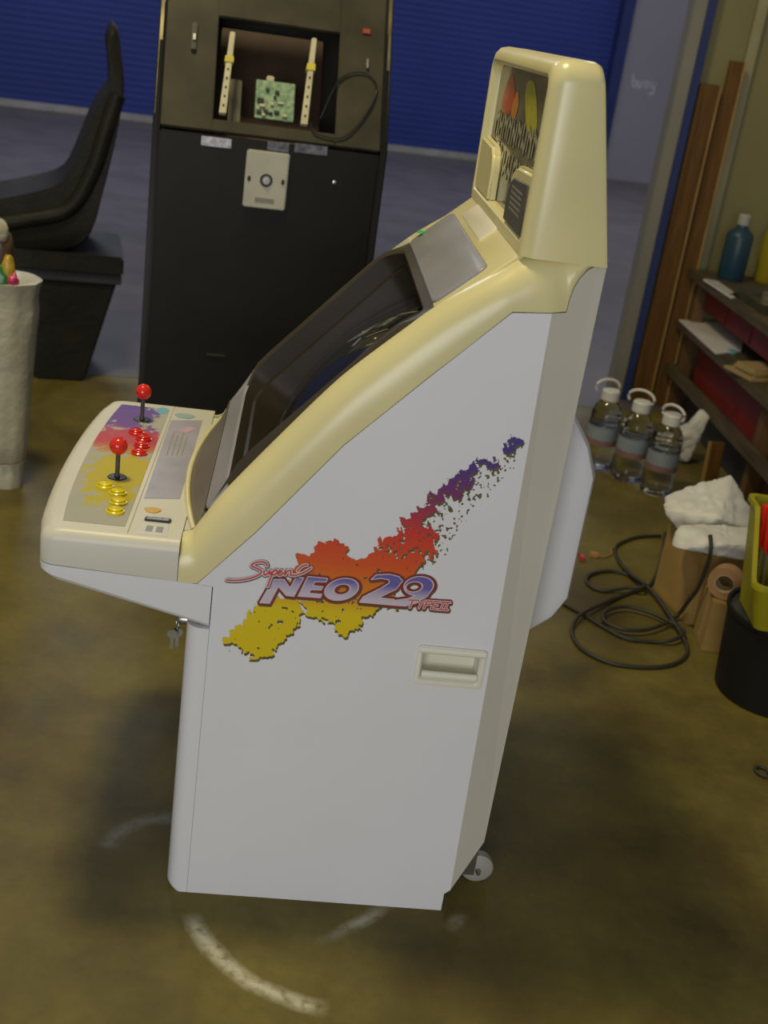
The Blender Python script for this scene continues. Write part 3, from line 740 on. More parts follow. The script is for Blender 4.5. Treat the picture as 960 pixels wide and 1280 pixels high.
contour('splash_shadow', both, x0 + 1.0, y0 + 3.2, st, -0.0006, M_OLV, logo)
contour('splash', fld - 0.25, x0, y0, st, -0.0010, splash_mat(), logo)

# lettering
lx, ly, ls = 274, 690, 0.55
X, Y = grid(lx, 574, ly, 776, ls)
def sh_ell(cx, cy, rx, ry, shear):
    xx = (X - cx) + (Y - cy) * shear; yy = Y - cy; k = np.sqrt((xx / rx) ** 2 + (yy / ry) ** 2) + 1e-9
    return (1 - k) * min(rx, ry)
Nn = sd_poly(X, Y, A6([(328, 437), (402, 442), (468, 315), (525, 382), (585, 390), (658, 250), (600, 245), (556, 325), (510, 262), (430, 262)]))
Ee = sd_poly(X, Y, A6([(615, 388), (690, 240), (838, 255), (826, 282), (742, 280), (727, 308), (803, 316), (790, 342), (712, 340), (697, 364), (795, 374), (782, 400)]))
Oo = np.minimum(sh_ell(427, 736.2, 20.5, 13.8, 0.35), -sh_ell(427.5, 736.2, 10.0, 6.6, 0.35))
Tw = sd_poly(X, Y, B6([(262, 264), (300, 228), (400, 223), (470, 240), (500, 272), (452, 335), (320, 400), (440, 412), (424, 455), (175, 433), (203, 392), (330, 330), (398, 290), (398, 266), (340, 254)]))
Ni = np.minimum(sh_ell(420 + 620 / 6, 680 + 312 / 6, 18.3, 12.0, 0.15), -sh_ell(420 + 585 / 6, 680 + 318 / 6, 10.3, 6.4, 0.2))
Ni = np.maximum(Ni, sd_poly(X, Y, B6([(722, 315), (715, 345), (680, 392), (600, 440), (520, 462), (428, 456), (448, 418), (540, 405), (590, 385), (640, 350)])))
main = np.maximum.reduce([Nn, Ee, Oo, Tw, Ni])
typ = np.full(X.shape, -99.0)
for P in ([(545, 415), (612, 417)], [(577, 416), (552, 472)], [(618, 420), (636, 446)], [(668, 422), (636, 446), (620, 476)], [(683, 422), (657, 477)], [(683, 422), (722, 426), (716, 446), (674, 450)], [(738, 426), (712, 480)], [(738, 426), (776, 430)], [(725, 453), (760, 456)], [(712, 480), (750, 484)], [(785, 430), (856, 434)], [(806, 432), (786, 486)], [(838, 432), (818, 488)], [(768, 486), (838, 490)]):
    typ = np.maximum(typ, sd_line(X, Y, B6(P), 0.0))
sup = np.full(X.shape, -99.0)
for P in ([(383, 158), (372, 137), (330, 128), (285, 140), (270, 160), (320, 183), (342, 205), (310, 232), (240, 256), (150, 268), (82, 264)], [(362, 195), (362, 225), (385, 220), (402, 195), (404, 222), (418, 205)],
          [(428, 198), (410, 250), (388, 312)], [(424, 205), (448, 190), (462, 206), (440, 226), (420, 222)], [(468, 214), (492, 204), (482, 192), (464, 212), (478, 230), (506, 214)], [(520, 193), (518, 226), (532, 202), (562, 194), (556, 228)], [(556, 228), (600, 228), (660, 208), (712, 176)], [(612, 196), (648, 160), (682, 152)]):
    sup = np.maximum(sup, sd_line(X, Y, [tuple(q) for q in catmull(A6(P), 6)] if len(P) > 2 else A6(P), 0.0))
M_DRED = mat('dark_red_print', (0.19, 0.028, 0.025), 0.45, 0.1, 30)
M_PINK = mat('pinkish_white_print', (0.58, 0.49, 0.50), 0.45, 0.04, 30)
M_CRED = mat('red_print', (0.48, 0.07, 0.05), 0.45, 0.08, 30)
def fill_mat():
    m = bpy.data.materials.new('violet_fade_print'); m.use_nodes = True; nt = m.node_tree; N = nt.nodes; Lk = nt.links
    b = N['Principled BSDF']; b.inputs['Roughness'].default_value = 0.4
    tc = N.new('ShaderNodeTexCoord'); sx = N.new('ShaderNodeSeparateXYZ'); Lk.new(tc.outputs['Object'], sx.inputs[0])
    mr = N.new('ShaderNodeMapRange'); mr.inputs['From Min'].default_value = side((440, 752))[1]; mr.inputs['From Max'].default_value = side((440, 722))[1]
    Lk.new(sx.outputs[2], mr.inputs['Value'])
    rp = N.new('ShaderNodeValToRGB'); e = rp.color_ramp.elements
    e[0].position = 0.15; e[0].color = (0.52, 0.46, 0.52, 1); e[1].position = 0.85; e[1].color = (0.12, 0.10, 0.32, 1)
    q = e.new(0.5); q.color = (0.38, 0.33, 0.45, 1)
    Lk.new(mr.outputs[0], rp.inputs['Fac']); Lk.new(rp.outputs['Color'], b.inputs['Base Color'])
    return m
back = np.maximum.reduce([main + 3.0, typ + 3.2])
contour('lettering_shadow', back, lx + 0.6, ly + 1.8, ls, -0.0012, M_OLV, logo)
contour('lettering_backing', back, lx, ly, ls, -0.0015, M_DRED, logo)
contour('lettering_outline', main + 0.5, lx, ly, ls, -0.0018, M_PINK, logo)
contour('lettering_fill', main - 0.55, lx, ly, ls, -0.0021, fill_mat(), logo)
contour('type_outline', typ + 1.7, lx, ly, ls, -0.0024, M_PINK, logo)
contour('type_core', typ + 0.75, lx, ly, ls, -0.0027, M_CRED, logo)
contour('script_shadow', sup + 3.1, lx + 0.3, ly + 0.7, ls, -0.0024, mat('dark_plum_print', (0.07, 0.035, 0.04), 0.45), logo)
contour('script_outline', sup + 2.35, lx, ly, ls, -0.0027, M_PINK, logo)
contour('script_core', sup + 1.0, lx, ly, ls, -0.0030, M_CRED, logo)

# ================================================================== BLACK CABINET BEHIND
M_BCAB = mat('black_laminate', (0.011, 0.010, 0.007), 0.42, 0.15, 5, spec=0.2)
M_BFACE = mat('brown_black_board', (0.042, 0.036, 0.020), 0.55, 0.3, 7, spec=0.25)  # lighter and browner than the laminate, tone varies at random
M_PLATE = mat('pale_coin_plate', (0.42, 0.40, 0.31), 0.45, 0.08, 12)
M_BROWN = mat('brown_inner_board', (0.055, 0.028, 0.012), 0.6, 0.3, 5)
BY = R(12.0)
bl = on_y((177, 400), 3.65)
bco = np.array([bl[0], 3.65, 0.0]); bE = np.array([math.cos(BY), math.sin(BY), 0]); bN = np.array([-math.sin(BY), math.cos(BY), 0])
bc = empty('upright_cabinet', bco, BY); tag(bc, 'black upright arcade cabinet with its monitor opening gutted', 'arcade cabinet')
def bface(px, d=0.0):                                    # pixel -> (a, w) on the front plane of the black cabinet
    r = ray(px); t = ((bco + bN * d - CC) @ bN) / (r @ bN); q = CC + t * r - bco; return float(q @ bE), float(q[2])
BWD = bface((471, 296))[0]
KW = bface((330, 172))[1]                                # height where the face folds back
TB = 0.50                                                # tilt of the upper face
lower = [(0.0, 0.0), (0.62, 0.0), (0.62, 2.05), (0.30, 2.05), (0.012 + 0.62 * math.sin(TB) , KW + 0.62 * math.cos(TB)), (0.0, KW)]
for a0, a1 in ((0.0, 0.022), (BWD - 0.022, BWD)):
    prism('side_board', lower, lambda p: (a0, p[0], p[1]), lambda p: (a1, p[0], p[1]), M_BCAB, bc, 0.006)
box('front_board', (0.023, 0.004, 0.02), (BWD - 0.023, 0.024, KW - 0.012), M_BCAB, bc, 0.004)
box('plinth', (0.03, 0.03, 0.0), (BWD - 0.03, 0.05, 0.02), M_BLK, bc, 0)
box('back_board', (0.023, 0.598, 0.02), (BWD - 0.023, 0.618, 2.03), M_BCAB, bc, 0)
box('top_board', (0.023, 0.33, 2.03), (BWD - 0.023, 0.60, 2.05), M_BCAB, bc, 0)
# tilted monitor fascia with the opening
def fas(a, s, d): return (a, d * math.cos(TB) + s * math.sin(TB) + 0.012, KW + s * math.cos(TB) - d * math.sin(TB))
def fpix(px):                                            # pixel -> (a, s) on the fascia plane
    nrm = -bN * math.cos(TB) + np.array([0, 0, 1.0]) * math.sin(TB)
    p0 = bco + bN * 0.012 + np.array([0, 0, KW]); r = ray(px); t = ((p0 - CC) @ nrm) / (r @ nrm); q = CC + t * r - p0
    return float(q @ bE), float(q[2] / math.cos(TB))
oa0, os0 = fpix((266, 148)); oa1, os1 = fpix((420, 150)); ot = fpix((345, 30))[1]
os0 = min(os0, fpix((345, 150))[1]); FT = 0.62
def fas_box(name, a0, a1, s0, s1, d0, d1, m, parent=None, bev=0.003):
    V = [fas(a, s, d) for d in (d0, d1) for a, s in ((a0, s0), (a1, s0), (a1, s1), (a0, s1))]
    o = pyd(name, V, [(0, 1, 2, 3), (7, 6, 5, 4), (0, 4, 5, 1), (1, 5, 6, 2), (2, 6, 7, 3), (3, 7, 4, 0)], m, parent if parent else bc)
    if bev: bevel_obj(o, bev)
    return o
fas_box('fascia_board', 0.023, oa0, 0.0, FT, 0.0, 0.018, M_BFACE)
fas_box('fascia_board', oa1, BWD - 0.023, 0.0, FT, 0.0, 0.018, M_BFACE)
fas_box('fascia_board', oa0, oa1, 0.0, os0, 0.0, 0.018, M_BFACE)
fas_box('fascia_board', oa0, oa1, ot, FT, 0.0, 0.018, M_BFACE)
for a in (0.004, BWD - 0.016): fas_box('highlight_strip', a, a + 0.012, 0.03, 0.56, -0.006, 0.004, mat('brassy_highlight', (0.20, 0.17, 0.09), 0.35, 0.5, 12, metal=0.5), None, 0.002)  # added strips that paint in the highlight along the fascia edges
fas_box('inner_board', oa0 + 0.02, oa1 - 0.02, os0 - 0.08, ot + 0.1, 0.26, 0.275, M_BROWN)
M_RAIL = mat('cream_slotted_rail', (0.46, 0.42, 0.26), 0.5, 0.12, 30)
for pt, pb in (((291, 40), (278, 142)), ((393, 48), (380, 156))):
    (ta, ts), (ba, bs) = fpix(pt), fpix(pb)
    def cx(f): return ba + (ta - ba) * f
    def rail_box(name, f0, f1, hw0, hw1, d0, d1, m, parent, bev):
        V = [fas(cx(f) + sg * hw, bs + (ts - bs) * f, d) for d in (d0, d1) for f, sg, hw in ((f0, -1, hw0), (f0, 1, hw0), (f1, 1, hw1), (f1, -1, hw1))]
        o_ = pyd(name, V, [(0, 1, 2, 3), (7, 6, 5, 4), (0, 4, 5, 1), (1, 5, 6, 2), (2, 6, 7, 3), (3, 7, 4, 0)], m, parent)
        if bev: bevel_obj(o_, bev)
        return o_
    r = rail_box('monitor_rail', 0.0, 1.0, 0.011, 0.008, -0.004, 0.014, M_RAIL, bc, 0.002)
    for k in range(5): rail_box('rail_hole', 0.08 + 0.11 * k, 0.11 + 0.11 * k, 0.003, 0.003, -0.0048, -0.003, M_BLK, r, 0)
    rail_box('rail_clip', 0.62, 0.70, 0.014, 0.013, -0.007, 0.016, mat('yellow_tape', (0.50, 0.42, 0.04), 0.5), r, 0.001)
# circuit board in the opening
(pa0, ps0), (pa1, ps1) = fpix((318, 135)), fpix((371, 92))
pcb = fas_box('circuit_board', pa0 + 0.005, pa1 + 0.005, ps0, ps1, 0.07, 0.075, mat('green_circuit_board', (0.10, 0.20, 0.10), 0.45, 0.5, 70, col2=(0.28, 0.36, 0.22)))
rnd = random.Random(9)
for k in range(14):
    a, s = rnd.uniform(pa0 + .01, pa1 - .02), rnd.uniform(ps0 + .006, ps1 - .02)
    fas_box('chip', a, a + rnd.uniform(.008, .022), s, s + rnd.uniform(.006, .012), 0.062, 0.071, M_BLK if k % 3 else M_RAIL, pcb, 0.001)
a, s = fpix((342, 84)); fas_box('tube_neck_clip', a - 0.012, a + 0.012, s - 0.02, s + 0.02, 0.10, 0.14, M_RAIL)
a, s = fpix((296, 112)); fas_box('inner_bracket', a - 0.018, a + 0.02, s - 0.07, s + 0.08, 0.10, 0.13, mat('dull_bracket', (0.13, 0.115, 0.06), 0.5, 0.2), None)
# small fascia fittings: latch, red lamp, hanging wire
a, s = fpix((243, 45)); hb = fas_box('latch', a - 0.008, a + 0.008, s - 0.05, s + 0.04, -0.012, 0.0, M_BLK); fas_box('latch_pin', a - 0.004, a + 0.004, s - 0.02, s + 0.0, -0.018, -0.010, M_STEEL, hb, 0.001)
a, s = fpix((458, 40)); fas_box('red_lamp', a - 0.014, a + 0.014, s - 0.010, s + 0.010, -0.006, 0.0, mat('dull_red_lamp', (0.28, 0.05, 0.025), 0.4))
a, s = fpix((459, 80)); fas_box('toggle', a - 0.004, a + 0.004, s - 0.02, s + 0.015, -0.012, 0.0, M_STEEL)
wp = [fpix(p) for p in ((400, 150), (425, 100), (455, 92), (470, 110), (460, 140), (430, 172), (395, 168), (388, 155))]
tube('loose_wire', [fas(a, s, -0.008) for a, s in [tuple(q) for q in catmull(wp, 6)]], 0.003, M_BLK, bc, 6)
# coin plate
cpl = empty('coin_plate', (0, 0, 0)); cpl.parent = bc
ca0, cw0 = bface((301, 258)); ca1, cw1 = bface((364, 192)); ca0, cw0 = bface((303, 256))[0], bface((330, 260))[1]; cw1 = bface((335, 189))[1]
box('plate', (ca0, -0.012, cw0), (ca1 - 0.004, 0.004, cw1), M_PLATE, cpl, 0.004)
cm, wm = (ca0 + ca1) / 2, (cw0 + cw1) / 2
lathe('lock_cylinder', [(0, -0.020), (0.006, -0.020), (0.006, -0.017), (0.012, -0.017), (0.014, -0.011)], (cm - 0.002, 0.0, wm + 0.0), M_STEEL, cpl, 18, 'Y', 40, (False, False))
lathe('lock_ring', [(0.020, -0.0125), (0.020, -0.0135), (0.013, -0.0135)], (cm - 0.002, 0.0, wm), M_BLK, cpl, 18, 'Y', 40, (False, False))
for da in (-0.055, 0.05): box('plate_screw', (cm + da - 0.005, -0.0145, wm - 0.008), (cm + da + 0.005, -0.010, wm + 0.008), M_BFACE, cpl, 0.002)
box('return_slot', (cm - 0.032, -0.0135, cw0 + 0.018), (cm + 0.028, -0.011, cw0 + 0.032), mat('slot_grey', (0.20, 0.185, 0.14), 0.5), cpl, 0.001)
M_FOIL = mat('silver_tape', (0.40, 0.40, 0.43), 0.35, 0.4, 60, metal=0.3)
for p0, p1 in (((251, 184), (290, 170)), ((334, 187), (362, 178)), ((368, 190), (410, 182))):
    (a0, w0), (a1, w1) = bface(p0), bface(p1); wmid = (w0 + w1) / 2
    box('tape_strip', (a0, 0.0015, wmid - 0.016), (a1, 0.0045, wmid + 0.012), M_FOIL if p0[0] < 300 else mat('scuffed_tape', (0.12, 0.12, 0.15), 0.4, 0.6, 50), bc, 0.0008)
a, w = bface((418, 228)); lathe('bolt_head', [(0, -0.006), (0.006, -0.005), (0.007, 0.003)], (a, 0.004, w), M_STEEL, bc, 12, 'Y', 40, (False, False))
a, w = bface((270, 444)); box('vent_slot', (a - 0.03, 0.0, w - 0.004), (a + 0.03, 0.005, w + 0.004), M_BFACE, bc, 0.001)

# ================================================================== SEAT AND WRAPPED ROLL ON THE LEFT
M_SEAT = mat('black_seat_vinyl', (0.015, 0.014, 0.009), 0.5, 0.2, 8, 0.2, 40, spec=0.22)
SY = 5.15
_q = on_y((80, 460), SY); SROT = math.atan2(-_q[0], SY)
seat = empty('game_seat', (float(_q[0]), SY, 0), SROT); tag(seat, 'black high-backed driving game seat on a flared pedestal', 'seat')
sE = np.array([math.cos(SROT), math.sin(SROT), 0]); sN = np.array([-math.sin(SROT), math.cos(SROT), 0]); sO = np.array([_q[0], SY, 0])
def sp(px): d = ray(px); t = ((sO - sN * 0.25 - CC) @ sN) / (d @ sN); q = CC + t * d - sO; return (float(q @ sE), float(q[2]))
prof = [sp(p) for p in ((-60, 262), (0, 250), (40, 242), (77, 228), (97, 190), (113, 150), (128, 122), (140, 104), (140, 70), (137, 42), (143, 30), (149, 40), (153, 75), (156, 108), (152, 140), (143, 187), (128, 247), (116, 288), (95, 312), (40, 318), (-60, 322))]
P2 = catmull(prof, 3)
rings = []
zc = np.mean([p[1] for p in P2])
for y, k in ((-0.25, 0.94), (-0.235, 0.985), (-0.20, 1.0), (0.20, 1.0), (0.235, 0.985), (0.25, 0.94)):
    cen = np.array([sp((95, 210))[0], sp((95, 210))[1]])
    rings.append([(cen[0] + (p[0] - cen[0]) * k, y, cen[1] + (p[1] - cen[1]) * k) for p in P2])
loft('seat_shell', rings, M_SEAT, seat, (True, True), True, 50)
for y in (-0.262, 0.262):                               # side bolster welts
    wl_ = catmull([sp(p) for p in ((-40, 285), (30, 275), (85, 262), (115, 215), (133, 160), (147, 118))], 6)
    tube('bolster', [(p[0], y * 0.93, p[1]) for p in wl_], 0.035, M_SEAT, seat, 10)
a, b_ = sp((158, 322)), sp((152, 348)); lw = sp((-40, 330))
box('seat_ledge', (lw[0], -0.27, b_[1] + 0.01), (a[0] - 0.01, 0.27, a[1]), M_SEAT, seat, 0.01)
box('ledge_band', (lw[0], -0.255, b_[1] - 0.03), (b_[0], 0.255, b_[1] + 0.01), mat('dark_slate_band', (0.040, 0.040, 0.048), 0.4, spec=0.3), seat, 0.004)
b0, b1 = sp((45, 462)), sp((106, 460)); t1 = sp((149, 350)); t0 = sp((0, 350))
ped = [(b0[0], 0.0), (b1[0], 0.0), (t1[0] - 0.01, b_[1] - 0.03), (t0[0] - 0.05, b_[1] - 0.03)]
prism('pedestal', ped, lambda p: (p[0], -0.24 + 0.0, p[1]), lambda p: (p[0], 0.24, p[1]), M_SEAT, seat, 0.01)

M_WRAP = mat('cloudy_white_wrap', (0.42, 0.39, 0.27), 0.4, 0.12, 9, 0.5, 25)
wr = empty('wrapped_roll', (float(on_y((18, 612), 3.72)[0]) - 0.035, 3.72, 0)); tag(wr, 'tall white plastic-wrapped roll standing on the floor by the driving seat', 'roll')
def wrap_col(name, prof, m, amp, seed, parent, seg=40):
    rings = []
    for r, h in prof:
        rg = []
        for i in range(seg):
            a = 2 * math.pi * i / seg
            k = r * (1 + amp * mnoise.noise(Vector((2.2 * math.cos(a), 2.2 * math.sin(a), h * 3 + seed))) + 0.4 * amp * mnoise.noise(Vector((7 * math.cos(a), 7 * math.sin(a), h * 5 + seed))))
            rg.append((k * math.cos(a), k * math.sin(a), h))
        rings.append(rg)
    return loft(name, rings, m, parent, (True, True), True, 70)
wrap_col('wrapped_body', [(0.060, 0.0), (0.062, 0.03), (0.064, 0.085), (0.060, 0.092), (0.072, 0.10), (0.078, 0.16), (0.080, 0.3), (0.085, 0.45), (0.092, 0.56), (0.100, 0.62), (0.098, 0.67), (0.106, 0.70), (0.112, 0.722), (0.09, 0.725), (0.03, 0.70)], M_WRAP, 0.10, 1.0, wr)
tube('tie_band', [(0.066 * math.cos(a), 0.066 * math.sin(a), 0.09) for a in np.linspace(0, 2 * math.pi, 24)[:-1]], 0.004, M_WRAP, wr, 6, True)
bun = empty('bright_bundle', (wr.location.x - 0.02, 3.70, 0.70)); tag(bun, 'small red green and yellow bundle with white cap on the wrapped roll', 'bundle')
def blob(name, c, r, m, parent, sc=(1, 1, 1), seed=0, amp=0.25, n=14):
    rings = []
    for j in range(1, n):
        t = math.pi * j / n; rg = []
        for i in range(20):
            a = 2 * math.pi * i / 20; d = Vector((math.sin(t) * math.cos(a), math.sin(t) * math.sin(a), -math.cos(t)))
            k = r * (1 + amp * mnoise.noise(d * 1.8 + Vector((seed, seed, 0))))
            rg.append((c[0] + d.x * k * sc[0], c[1] + d.y * k * sc[1], c[2] + d.z * k * sc[2]))
        rings.append(rg)
    return loft(name, rings, m, parent, (True, True), True, 60)
blob('green_piece', (0.03, -0.06, 0.03), 0.04, mat('green_foil', (0.02, 0.13, 0.03), 0.3), bun, (0.8, 0.7, 1.2), 1)
blob('red_piece', (-0.02, -0.07, 0.07), 0.045, mat('red_foil', (0.5, 0.05, 0.02), 0.3), bun, (0.8, 0.6, 1.5), 2)
blob('yellow_piece', (0.05, -0.05, 0.065), 0.035, mat('gold_foil', (0.42, 0.28, 0.03), 0.3), bun, (0.6, 0.7, 1.4), 3)
blob('magenta_piece', (0.065, -0.055, 0.035), 0.025, mat('magenta_foil', (0.45, 0.03, 0.10), 0.3), bun, (0.8, 0.8, 1.0), 4)
blob('brown_piece', (0.01, 0.0, 0.10), 0.05, mat('brown_foil', (0.07, 0.04, 0.02), 0.4), bun, (0.8, 0.7, 1.6), 5)
blob('white_cap', (0.005, -0.02, 0.175), 0.038, M_WRAP, bun, (0.9, 0.8, 1.1), 6)

# ================================================================== BOARDS, BOTTLES AND BENCH ON THE RIGHT
M_WOOD = mat('brown_varnished_wood', (0.120, 0.056, 0.012), 0.55, 0.3, 3.0, 0.1, 40, spec=0.2, stretch=(18, 18, 1.2))
M_WOODE = mat('golden_wood_edge', (0.32, 0.19, 0.045), 0.5, 0.2, 6, stretch=(10, 10, 1))
def plank(x0, x1, y0, h, label):
    e_ = empty('wooden_board', ((x0 + x1) / 2, y0, 0)); tag(e_, label, 'board')
    w = (x1 - x0) / 2
    def slant(name, a0, a1, m):
        prism(name, [(a0, 0), (a1, 0), (a1, h), (a0, h)], lambda p: (p[0], 0.0 + 0.02 * p[1] / h, p[1]), lambda p: (p[0], 0.028 + 0.02 * p[1] / h, p[1]), m, e_, 0.002)
    slant('board_face', -w, w - 0.010, M_WOOD); slant('board_edge', w - 0.010, w, M_WOODE)
plank(1.190, 1.292, 5.93, 1.575, 'shorter brown wooden board standing against the blue corner strip')
plank(1.298, 1.372, 5.90, 1.69, 'taller brown wooden board standing beside the pale batten')

M_PET = mat('clear_bottle_plastic', (0.90, 0.92, 0.95), 0.08, 0.02, 5, trans=1.0, ior=1.25)
M_CAP = mat('white_cap_plastic', (0.62, 0.60, 0.54), 0.45, 0.05)
M_LBL = mat('pale_blue_label', (0.24, 0.27, 0.29), 0.5, 0.15, 12)
M_LBLR = mat('dull_red_label_band', (0.24, 0.13, 0.115), 0.5, 0.15, 12)
def jug():
    j = empty('water_jug', (0, 0, 0))
    pr = [(0.0, 0.004), (0.055, 0.0), (0.064, 0.010), (0.066, 0.03), (0.063, 0.045), (0.066, 0.06), (0.063, 0.075), (0.066, 0.09), (0.066, 0.20), (0.062, 0.208), (0.066, 0.216), (0.062, 0.224), (0.066, 0.232), (0.062, 0.255), (0.050, 0.278), (0.034, 0.298), (0.028, 0.305), (0.028, 0.318)]
    lathe('bottle_body', pr, (0, 0, 0), M_PET, j, 28, 'Z', 30, (True, True))
    lathe('label_band', [(0.0668, 0.135), (0.0668, 0.192)], (0, 0, 0), M_LBL, j, 28, 'Z', 30, (False, False))
    lathe('red_band', [(0.0668, 0.110), (0.0668, 0.134)], (0, 0, 0), M_LBLR, j, 28, 'Z', 30, (False, False))
    lathe('cap', [(0.036, 0.300), (0.038, 0.303), (0.038, 0.340), (0.034, 0.346), (0.0, 0.346)], (0, 0, 0), M_CAP, j, 24, 'Z', 30, (True, False))
    tube('carry_loop', [(0.055 * math.cos(a) - 0.012, 0.016, 0.352 + 0.034 * math.sin(a)) for a in np.linspace(R(-30), R(210), 16)], 0.006, M_CAP, j, 8)
    return j
J0 = jug(); js = [J0, copy_tree(J0), copy_tree(J0)]
for o, px, rz, lb in zip(js, ((746, 588), (784, 604), (821, 622)), (0.3, -0.4, 2.3), ('clear plastic water jug half hidden by the white cabinet', 'clear plastic water jug in the middle of the row of three', 'clear plastic water jug standing next to the white bag')):
    p = on_z(px); o.location = (p[0], p[1] + 0.06, 0); o.rotation_euler = (0, 0, rz); tag(o, lb, 'bottle', 'clear water jugs on the floor')

M_BAG = mat('white_bag_film', (0.52, 0.50, 0.44), 0.45, 0.06, 6, 0.4, 18)
# cardboard box with a white bag on top, cables
M_CARD = mat('brown_cardboard', (0.30, 0.185, 0.050), 0.7, 0.12, 7, 0.1, 30)
bx0 = on_z((878, 800)); 
cb = empty('cardboard_box', (1.105, 3.54, 0), R(18)); tag(cb, 'brown cardboard box on the floor under a white crumpled bag', 'box')
hh = 0.25
box('box_body', (-0.135, -0.12, 0.0), (0.135, 0.12, hh), M_CARD, cb, 0.003)
box('tape_seam', (-0.02, -0.1215, 0.0), (0.02, -0.12, 0.17), mat('pale_tape', (0.34, 0.235, 0.10), 0.35), cb, 0)
box('box_mark', (-0.09, -0.1215, 0.10), (-0.075, -0.12, 0.125), mat('dark_print', (0.10, 0.07, 0.05), 0.6), cb, 0)
def hull_planes(P):
    bm = bmesh.new(); vs = [bm.verts.new(p) for p in P]; r_ = bmesh.ops.convex_hull(bm, input=vs); bm.normal_update()
    c = sum((Vector(p) for p in P), Vector()) / len(P); out = []
    for f in bm.faces:
        n_ = f.normal.copy(); q = f.calc_center_median()
        if n_.dot(q - c) < 0: n_ = -n_
        out.append((n_, n_.dot(q)))
    bm.free(); return out
def hull_part(name, P, m, seed, amp, parent):
    """one crumpled lump of film: a convex outline with creases pressed into it"""
    c = sum((Vector(p) for p in P), Vector()) / len(P); pl = hull_planes([tuple(Vector(p) - c) for p in P])
    bm = bmesh.new(); bmesh.ops.create_icosphere(bm, subdivisions=5, radius=1.0)
    for v in bm.verts:
        d = v.co.normalized(); t = min(dd / n_.dot(d) for n_, dd in pl if n_.dot(d) > 1e-5)
        c1 = mnoise.voronoi(d * 1.9 + Vector((seed, 0, seed)))[0]; c2 = mnoise.voronoi(d * 5.0 + Vector((0, seed, 0)))[0]
        v.co = c + d * t * (1 + amp * ((c1[1] - c1[0]) - 0.3) + 0.4 * amp * ((c2[1] - c2[0]) - 0.3))
    bmesh.ops.smooth_vert(bm, verts=bm.verts, factor=0.5, use_axis_x=True, use_axis_y=True, use_axis_z=True)
    zmin = min(v.co.z for v in bm.verts)
    for v in bm.verts: v.co.z -= zmin
    me = bpy.data.meshes.new(name); bm.to_mesh(me); bm.free()
    return link(name, me, m, parent, 35)
bg1 = empty('plastic_bag', (1.055, 3.50, hh), 0.12); tag(bg1, 'white crumpled bag lying on top of the cardboard box', 'bag')
hull_part('bag_fold', [(-.160, -.10, .01), (-.165, -.07, .05), (-.14, -.05, .075), (-.15, -.13, .02), (.155, -.15, .0), (.165, -.10, .06), (.12, -.14, .07), (0, -.15, .06), (-.11, .0, .0), (.14, .0, .0), (0, -.05, .085), (0, .0, .0), (.1, -.04, .08)], M_BAG, 4.0, 0.16, bg1)
hull_part('bag_body', [(-.165, .07, .06), (-.155, .12, .10), (-.13, .05, .03), (-.03, .12, .115), (.05, .12, .17), (.075, .14, .20), (.14, .08, .09), (.16, .0, .04), (-.09, .02, .0), (0, -.03, .09), (.0, .12, .0), (.12, .1, .0)], M_BAG, 9.0, 0.16, bg1)
p = on_z((850, 585))
bg2 = empty('plastic_bag', (p[0] - 0.01, p[1] + 0.12, 0)); tag(bg2, 'pale crumpled plastic bag on the floor behind the water jugs', 'bag')
hull_part('bag_body', [(-.11, -.04, .0), (.06, -.06, .0), (.09, .06, .0), (-.10, .08, .0), (-.11, -.05, .10), (.08, -.05, .13), (.04, .06, .16), (.06, -.02, .18)], M_BAG, 7.0, 0.18, bg2)
hull_part('bag_knot', [(-.02, -.03, .0), (.07, -.03, .0), (.05, .04, .0), (.0, .04, .10), (.12, -.01, .24), (.075, .02, .26), (.10, -.03, .17), (.02, -.03, .16)], M_BAG, 3.0, 0.18, bg2)

M_CABLE = mat('black_rubber_cable', (0.028, 0.024, 0.014), 0.5, 0.1, 20)
def D3(P): return [(680 + x / 3.4286, 560 + y / 3.4286) for x, y in P]
r = 0.0065
c1 = [(55, 640), (80, 665), (150, 703), (250, 765), (350, 815), (470, 830), (560, 820), (600, 785), (520, 735), (430, 697), (340, 680), (265, 700), (258, 740), (330, 775), (430, 780), (520, 752), (575, 715)]
path = [tuple(on_z(p, r)) for p in D3(c1)]
for k in range(6, len(path)): path[k] = tuple(on_z(D3([c1[k]])[0], r + 0.013))
up = D3([(620, 655), (660, 600), (700, 500), (716, 430), (712, 372)])
for i, pxx in enumerate(up): path.append(tuple(on_y(pxx, (3.36, 3.33, 3.30, 3.29, 3.31)[i])))
tag(tube('power_cable', [tuple(q) for q in catmull(path, 6)], r, M_CABLE), 'black cable looping on the floor and up to the white bag', 'cable', 'black cables on the floor')
c2 = [(520, 365), (505, 470), (470, 565), (430, 600), (330, 635), (200, 690), (140, 730), (120, 790), (160, 860), (280, 920), (440, 940), (560, 925), (615, 875), (590, 800), (520, 690), (460, 612), (380, 552), (280, 527), (195, 545), (188, 583), (250, 612), (350, 600), (432, 590), (370, 540), (318, 480), (312, 420), (400, 382), (500, 376)]
lift = [0, 0, 0, 0, 0, 1, 1, 0, 0, 0, 0, 0, 0, 1, 1, 1, 0, 0, 0, 0, 0, 1, 2, 1, 0, 0, 0, 0]
path = [tuple(on_z(p, r + 0.013 * l)) for p, l in zip(D3(c2), lift)]
tag(tube('power_cable', [tuple(q) for q in catmull(path, 6)], r, M_CABLE), 'black cable in wide coils on the floor beside the cardboard box', 'cable', 'black cables on the floor')
